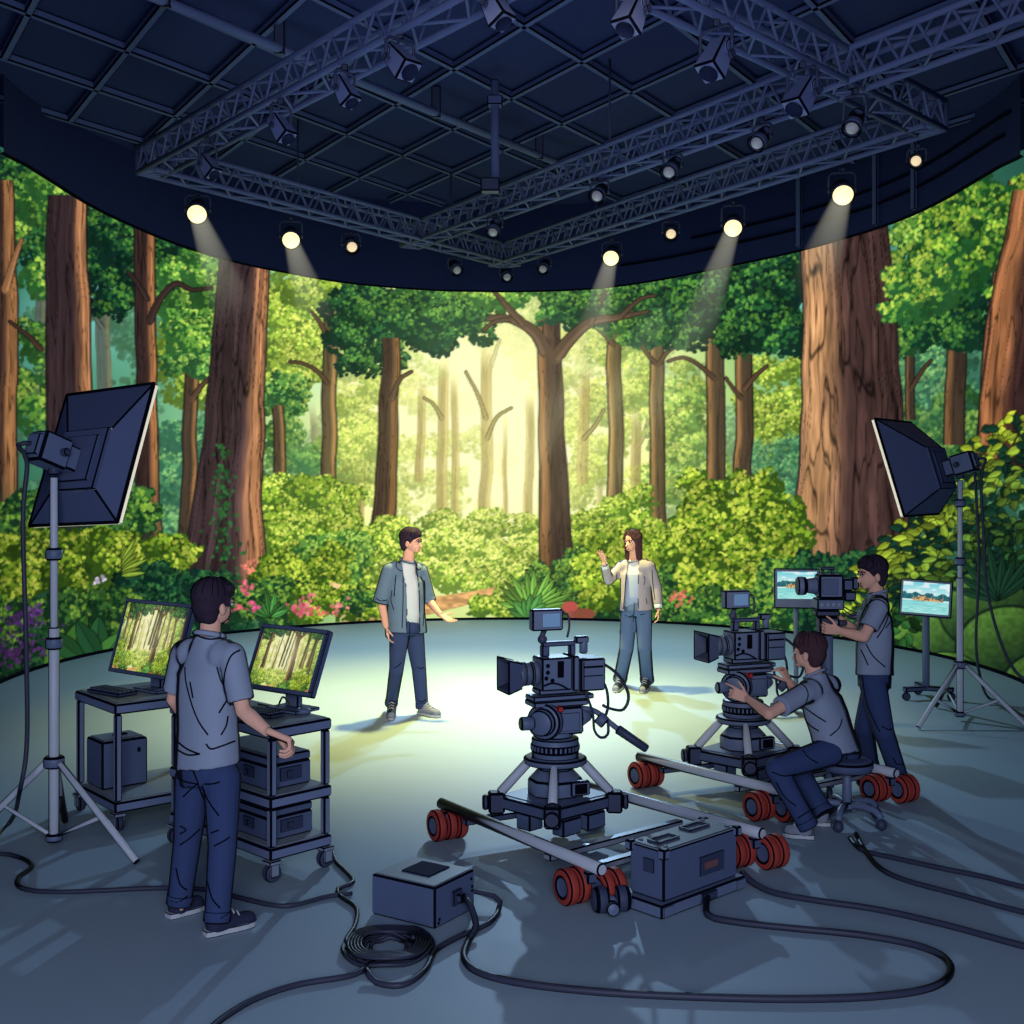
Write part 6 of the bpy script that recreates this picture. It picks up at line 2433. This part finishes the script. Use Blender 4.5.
# ---- the actor on the left
J = joints(11.2, head=(411.5, 541.5), neck=(408, 560), shL=(420, 571, .13), shR=(389.5, 571, -.10), elL=(428, 599, .16), wrL=(440, 614, .02), elR=(381, 600, -.12), wrR=(386, 626, -.18), hipL=(414, 632, .05), hipR=(399.5, 632, -.05), knL=(419, 669, .06), knR=(396.5, 669, -.08), ankL=(421.5, 705, .07), ankR=(392.5, 706, -.04))
for a in 'LR':
    pass
J['heelL'], J['toeL'] = G(419, 714), G(440, 718)
J['heelR'], J['toeR'] = G(392, 711), G(391, 721)
J['ankL'] = V((J['heelL'].x + .03, J['heelL'].y - .02, .10))
J['ankR'] = V((J['heelR'].x, J['heelR'].y - .04, .10))
figure(J, 'young man on stage in an open denim shirt, one hand held out', (.55, -.83, 0), (.93, -.36, -.02), DENIM, JEAN, hair=HAIRD, shoes=(SHOEG, SOLE), coat=True, sleeve=.86, tee=TEE, hem_drop=.0, scale=1.0,
       opening=[(401.5, 561), (403, 570), (406.5, 590), (407, 612), (406.5, 632), (408, 650), (419, 650), (419.5, 612), (419, 590), (417, 572), (414, 561)],
       folds=[[(392, 590), (391, 600), (394, 610)], [(403, 573), (403, 600), (402, 628)], [(398, 560), (396, 566), (401, 571), (406, 567)], [(415, 562), (418, 570), (421, 568)], [(396, 575), (395, 585), (394, 596)], [(376, 598), (381, 601), (387, 600)], [(424, 580), (425, 590), (423, 626)]],
       leg_folds=[[(410, 622), (409, 640), (406, 650)], [(394, 668), (398, 666), (402, 662)], [(417, 667), (421, 669), (424, 667)], [(390, 700), (394, 702), (398, 699)], [(418, 700), (422, 702), (426, 699)]],
       hands={'L': dict(d=(.75, -.25, -.45), palm=(.0, -.3, .9), thumb=(-.1, .8, .4), curl=(.25, .22, .2, .15)), 'R': dict(d=(.12, -.1, -1), palm=(.9, .3, 0), thumb=(.2, -.9, 0), curl=(.4, .4, .35, .3))}, leg_r=.96)

# ---- the actress
J = joints(12.55, head=(632.3, 541.5), neck=(634.5, 559), shL=(649, 567, -.10), shR=(622, 567, .12), elL=(656.5, 588, -.12), wrL=(658.5, 609, -.18), elR=(608.5, 580, .02), wrR=(604.5, 564, -.10), hipL=(643.5, 613, -.04), hipR=(629, 613, .05), knL=(644.5, 648, -.04), knR=(626.5, 648, .03))
J['heelL'], J['toeL'] = G(647.5, 686), G(642, 694)
J['heelR'], J['toeR'] = G(622, 685), G(615, 693)
J['ankL'] = V((J['heelL'].x - .01, J['heelL'].y - .04, .09))
J['ankR'] = V((J['heelR'].x - .02, J['heelR'].y - .04, .09))
figure(J, 'young woman on stage in a beige jacket with one hand raised, long dark hair', (-.5, -.87, 0), (-.72, -.69, -.02), COAT, JEANW, hair=HAIRB, shoes=(SHOEG, SOLE), coat=True, sleeve=1.80, tee=TEE, hem_drop=-.03, scale=.95, long_hair=True, female=True, leg_r=1.12, cuff_mat=TEE,
       tee_split=Q(632, 576, 12.5).z,
       opening=[(628.5, 559), (626.5, 572), (625, 590), (623, 630), (637.5, 630), (638, 590), (638.5, 572), (638, 559)],
       folds=[[(644, 576), (645, 580), (644, 585)], [(646, 598), (647, 604)], [(652, 570), (653, 585), (655, 600)], [(617, 572), (616, 590), (617, 606)]],
       leg_folds=[[(634, 598), (634, 612), (633, 622)], [(625, 615), (629, 617), (633, 615)], [(640, 615), (645, 614)], [(620, 630), (618, 655), (615, 678)]],
       hands={'R': dict(d=(-.25, -.1, .95), palm=(-.75, -.6, 0), thumb=(.5, -.8, .2), curl=(.35, .25, .2, .2), L=.17), 'L': dict(d=(.02, -.1, -1), palm=(-.9, .2, 0), thumb=(-.2, -.9, 0), curl=(.4, .4, .4, .35), L=.165)})

# ---- crew member at the carts, from behind
J = joints(5.95, head=(214.5, 604), neck=(209.5, 634), shL=(184, 653, .12), shR=(232, 656, -.08), elL=(173.5, 699, .16), wrL=(176, 722, .05), elR=(243, 711, -.14), wrR=(267, 731, -.20), hipL=(193.5, 778, .07), hipR=(222, 778, -.05), knL=(187.5, 840, .09), knR=(222.5, 846, -.09))
J['heelL'], J['toeL'] = G(168, 919), G(204, 908)
J['heelR'], J['toeR'] = G(205, 937), G(256, 924)
J['ankL'] = V((J['heelL'].x + .055, J['heelL'].y + .02, .105))
J['ankR'] = V((J['heelR'].x + .055, J['heelR'].y + .02, .105))
J['wrL'] = J['elL'] + V((.02, -.05, -.20)) + V((.05, .19, .03))
figure(J, 'crew member seen from behind in a short-sleeved shirt, standing beside two carts', (.5, .86, 0), (.62, .78, 0), SHIRT, JEAN, hair=HAIRD, shoes=(SHOED, SOLE), sleeve=.66, hem_drop=-.06, belly=1.0, chest=1.0, collar_r=.014,
       folds=[[(185, 667), (186, 682), (192, 705), (199, 722), (208, 735)], [(190, 682), (193, 698)], [(217, 667), (220, 678), (224, 686)], [(227, 700), (222, 708), (219, 713)], [(228, 716), (226, 726), (221, 735)], [(177, 741), (187, 749), (199, 754)], [(178, 750), (188, 755), (200, 754)], [(206, 744), (211, 749), (222, 746), (235, 741)], [(224, 689), (225, 672), (231, 656), (240, 650)], [(193, 634), (208, 639), (222, 638)]],
       leg_folds=[[(191, 766), (197, 780), (200, 790), (204, 800)], [(202, 785), (208, 800), (219, 816)], [(178, 778), (186, 782), (197, 784)], [(183, 797), (192, 788), (198, 784)], [(204, 784), (212, 784), (220, 782)], [(180, 826), (186, 830), (180, 834)], [(180, 845), (190, 838), (200, 829)], [(211, 833), (219, 830)], [(214, 846), (222, 842), (230, 837)], [(176, 868), (180, 884), (187, 890)], [(207, 880), (212, 898), (220, 908)], [(166, 899), (177, 902), (188, 896)], [(204, 918), (216, 920), (229, 913)]],
       hands={'R': dict(d=(.9, -.12, -.35), palm=(.1, -.35, -.9), thumb=(.3, .8, .3), curl=(1.0, 1.0, 1.0, .95), tcurl=.7, L=.235), 'L': dict(d=(.35, .8, -.3), palm=(.8, -.4, 0), thumb=(0, .2, 1), curl=(.6, .6, .6, .6))}, scale=1.0)

# ---- seated camera operator
J = joints(7.62, head=(808.5, 652), neck=(815, 673), shL=(805, 693, -.13), shR=(831, 685, .16), elL=(769, 714, -.32), wrL=(748, 699, -.10), elR=(803, 704, .38), wrR=(790, 683, .45), hipL=(829, 752, -.06), hipR=(847, 750, .13), knL=(776, 769, -.22), knR=(795, 765, .22))
J['heelL'], J['toeL'] = G(814, 839), G(783, 836)
J['heelR'], J['toeR'] = G(830, 826), G(802, 824)
J['ankL'] = V((J['heelL'].x - .05, J['heelL'].y + .0, .105))
J['ankR'] = V((J['heelR'].x - .05, J['heelR'].y + .0, .105))
figure(J, 'seated crew member on a rolling stool, both hands on the camera head', (-.85, .5, 0), (-.80, .55, 0), SHIRT, JEAN, hair=HAIRB, shoes=(SHOEG, SOLE), sleeve=.55, hem_drop=.02, scale=.98, seat_pose=True,
       folds=[[(800, 683), (806, 688), (808, 696), (804, 706), (799, 709)], [(804, 707), (815, 715), (826, 722)], [(805, 719), (811, 726), (819, 731)], [(842, 719), (839, 728), (830, 736)], [(803, 736), (812, 741), (826, 744)], [(797, 711), (801, 722), (805, 735)], [(825, 668), (835, 673), (845, 682)], [(805, 672), (813, 667), (823, 665)]],
       leg_folds=[[(803, 750), (808, 757), (818, 763)], [(772, 772), (784, 776), (796, 774)], [(776, 782), (785, 797), (796, 806)], [(844, 749), (847, 756), (845, 764)], [(798, 818), (806, 813), (815, 808)]],
       hands={'L': dict(d=(-.85, .25, .35), palm=(0, .9, -.3), thumb=(0, .3, .9), curl=(.75, .7, .6, .1), tcurl=.3), 'R': dict(d=(-.45, .1, .85), palm=(-.6, .5, -.2), thumb=(-.6, -.6, 0), curl=(.7, .7, .7, .6))})

# ---- standing camera operator
J = joints(8.46, head=(871.5, 574), neck=(877.5, 592), shL=(879, 607, -.16), shR=(872, 607, .17), elL=(864, 637, -.22), wrL=(840, 631, -.13), elR=(856, 632, .16), wrR=(841, 620, .10), hipL=(873, 684, -.08), hipR=(876, 684, .09), knL=(884, 732, -.12), knR=(864, 728, .14))
J['heelL'], J['toeL'] = G(906, 791), G(882, 790)
J['heelR'], J['toeR'] = G(877, 778), G(852, 776)
J['ankL'] = V((J['heelL'].x - .05, J['heelL'].y + .0, .105))
J['ankR'] = V((J['heelR'].x - .05, J['heelR'].y + .0, .105))
figure(J, 'standing crew member in a grey t-shirt looking into the camera on the tripod column', (-.97, -.2, 0), (-.97, -.2, -.03), SHIRT, JEAN, hair=HAIRD, shoes=(SHOED, SOLE), sleeve=.55, hem_drop=-.06, scale=1.0, chest=1.04, belly=1.08,
       folds=[[(859, 628), (863, 612), (870, 602), (880, 600), (887, 606), (888, 616), (884, 627), (877, 638)], [(866, 644), (873, 656), (885, 667)], [(861, 650), (865, 658), (868, 665)], [(890, 622), (886, 628)], [(869, 594), (878, 591), (886, 589)]],
       leg_folds=[[(862, 674), (866, 700), (872, 716), (880, 732)], [(886, 686), (891, 688)], [(882, 726), (889, 730), (894, 727)], [(893, 758), (897, 764), (904, 764)]],
       hands={'L': dict(d=(-.92, .1, .15), palm=(0, .9, .2), thumb=(0, .3, .9), curl=(.8, .8, .75, .7), tcurl=.5), 'R': dict(d=(-.8, -.1, .4), palm=(0, -.9, .2), thumb=(0, -.3, .9), curl=(.7, .7, .7, .6))})
# ================================================================ light and camera
world = bpy.data.worlds.new('studio_dark')
bpy.context.scene.world = world
world.use_nodes = True
bg = world.node_tree.nodes['Background']
bg.inputs['Color'].default_value = lin((92, 112, 168)) + (1,)
bg.inputs['Strength'].default_value = 0.46


def light(kind, name, loc, target, energy, col, **kw):
    d = bpy.data.lights.new(name, kind)
    d.energy = energy
    d.color = lin(col)
    for k, v in kw.items():
        setattr(d, k, v)
    o = bpy.data.objects.new(name, d)
    COL.objects.link(o)
    o.location = loc
    o.rotation_mode = 'QUATERNION'
    o.rotation_quaternion = (V(target) - V(loc)).to_track_quat('-Z', 'Y')
    return o


# pool of warm light on the stage from the lamps overhead
light('SPOT', 'stage_pool', (-.25, 12.4, 5.0), (-.35, 11.9, 0), 2500, (255, 238, 135), spot_size=1.5, spot_blend=1.0, shadow_soft_size=.15)
light('SPOT', 'stage_wash', (0, 14.6, 5.1), (0, 14.2, 0), 1150, (190, 226, 248), spot_size=2.15, spot_blend=.8, shadow_soft_size=.12)
light('SPOT', 'back_key', (.6, 17.6, 4.5), (0, 6.5, 0.3), 1500, (170, 208, 244), spot_size=1.1, spot_blend=.8, shadow_soft_size=.06)
light('AREA', 'front_fill', (0, -1.6, 2.7), (0, 9, 1.1), 450, (190, 196, 216), size=3.2)  # unseen lamp added behind the camera to brighten the near sides
light('AREA', 'actor_fill', (0, 5.2, 4.5), (0, 12, 1.2), 45, (255, 236, 214), size=2.0, spread=.9)  # unseen lamp added to brighten the two actors
light('AREA', 'ceiling_wash', (0, 9.5, 4.6), (0, 9.6, 6.5), 20, (130, 150, 226), size=5)  # unseen lamp added to lift the truss and ceiling

cam = bpy.data.cameras.new('camera')
co = bpy.data.objects.new('camera', cam)
COL.objects.link(co)
co.location = (0, 0, CH)
co.rotation_euler = (PI / 2, 0, 0)
cam.sensor_width = 36
cam.lens = 36 * FPX / 1024
cam.shift_y = -(512 - HZ) / 1024
cam.clip_end = 200
sc = bpy.context.scene
sc.camera = co
sc.view_settings.view_transform = 'Standard'
sc.view_settings.look = 'None'
sc.cycles.use_denoising = True
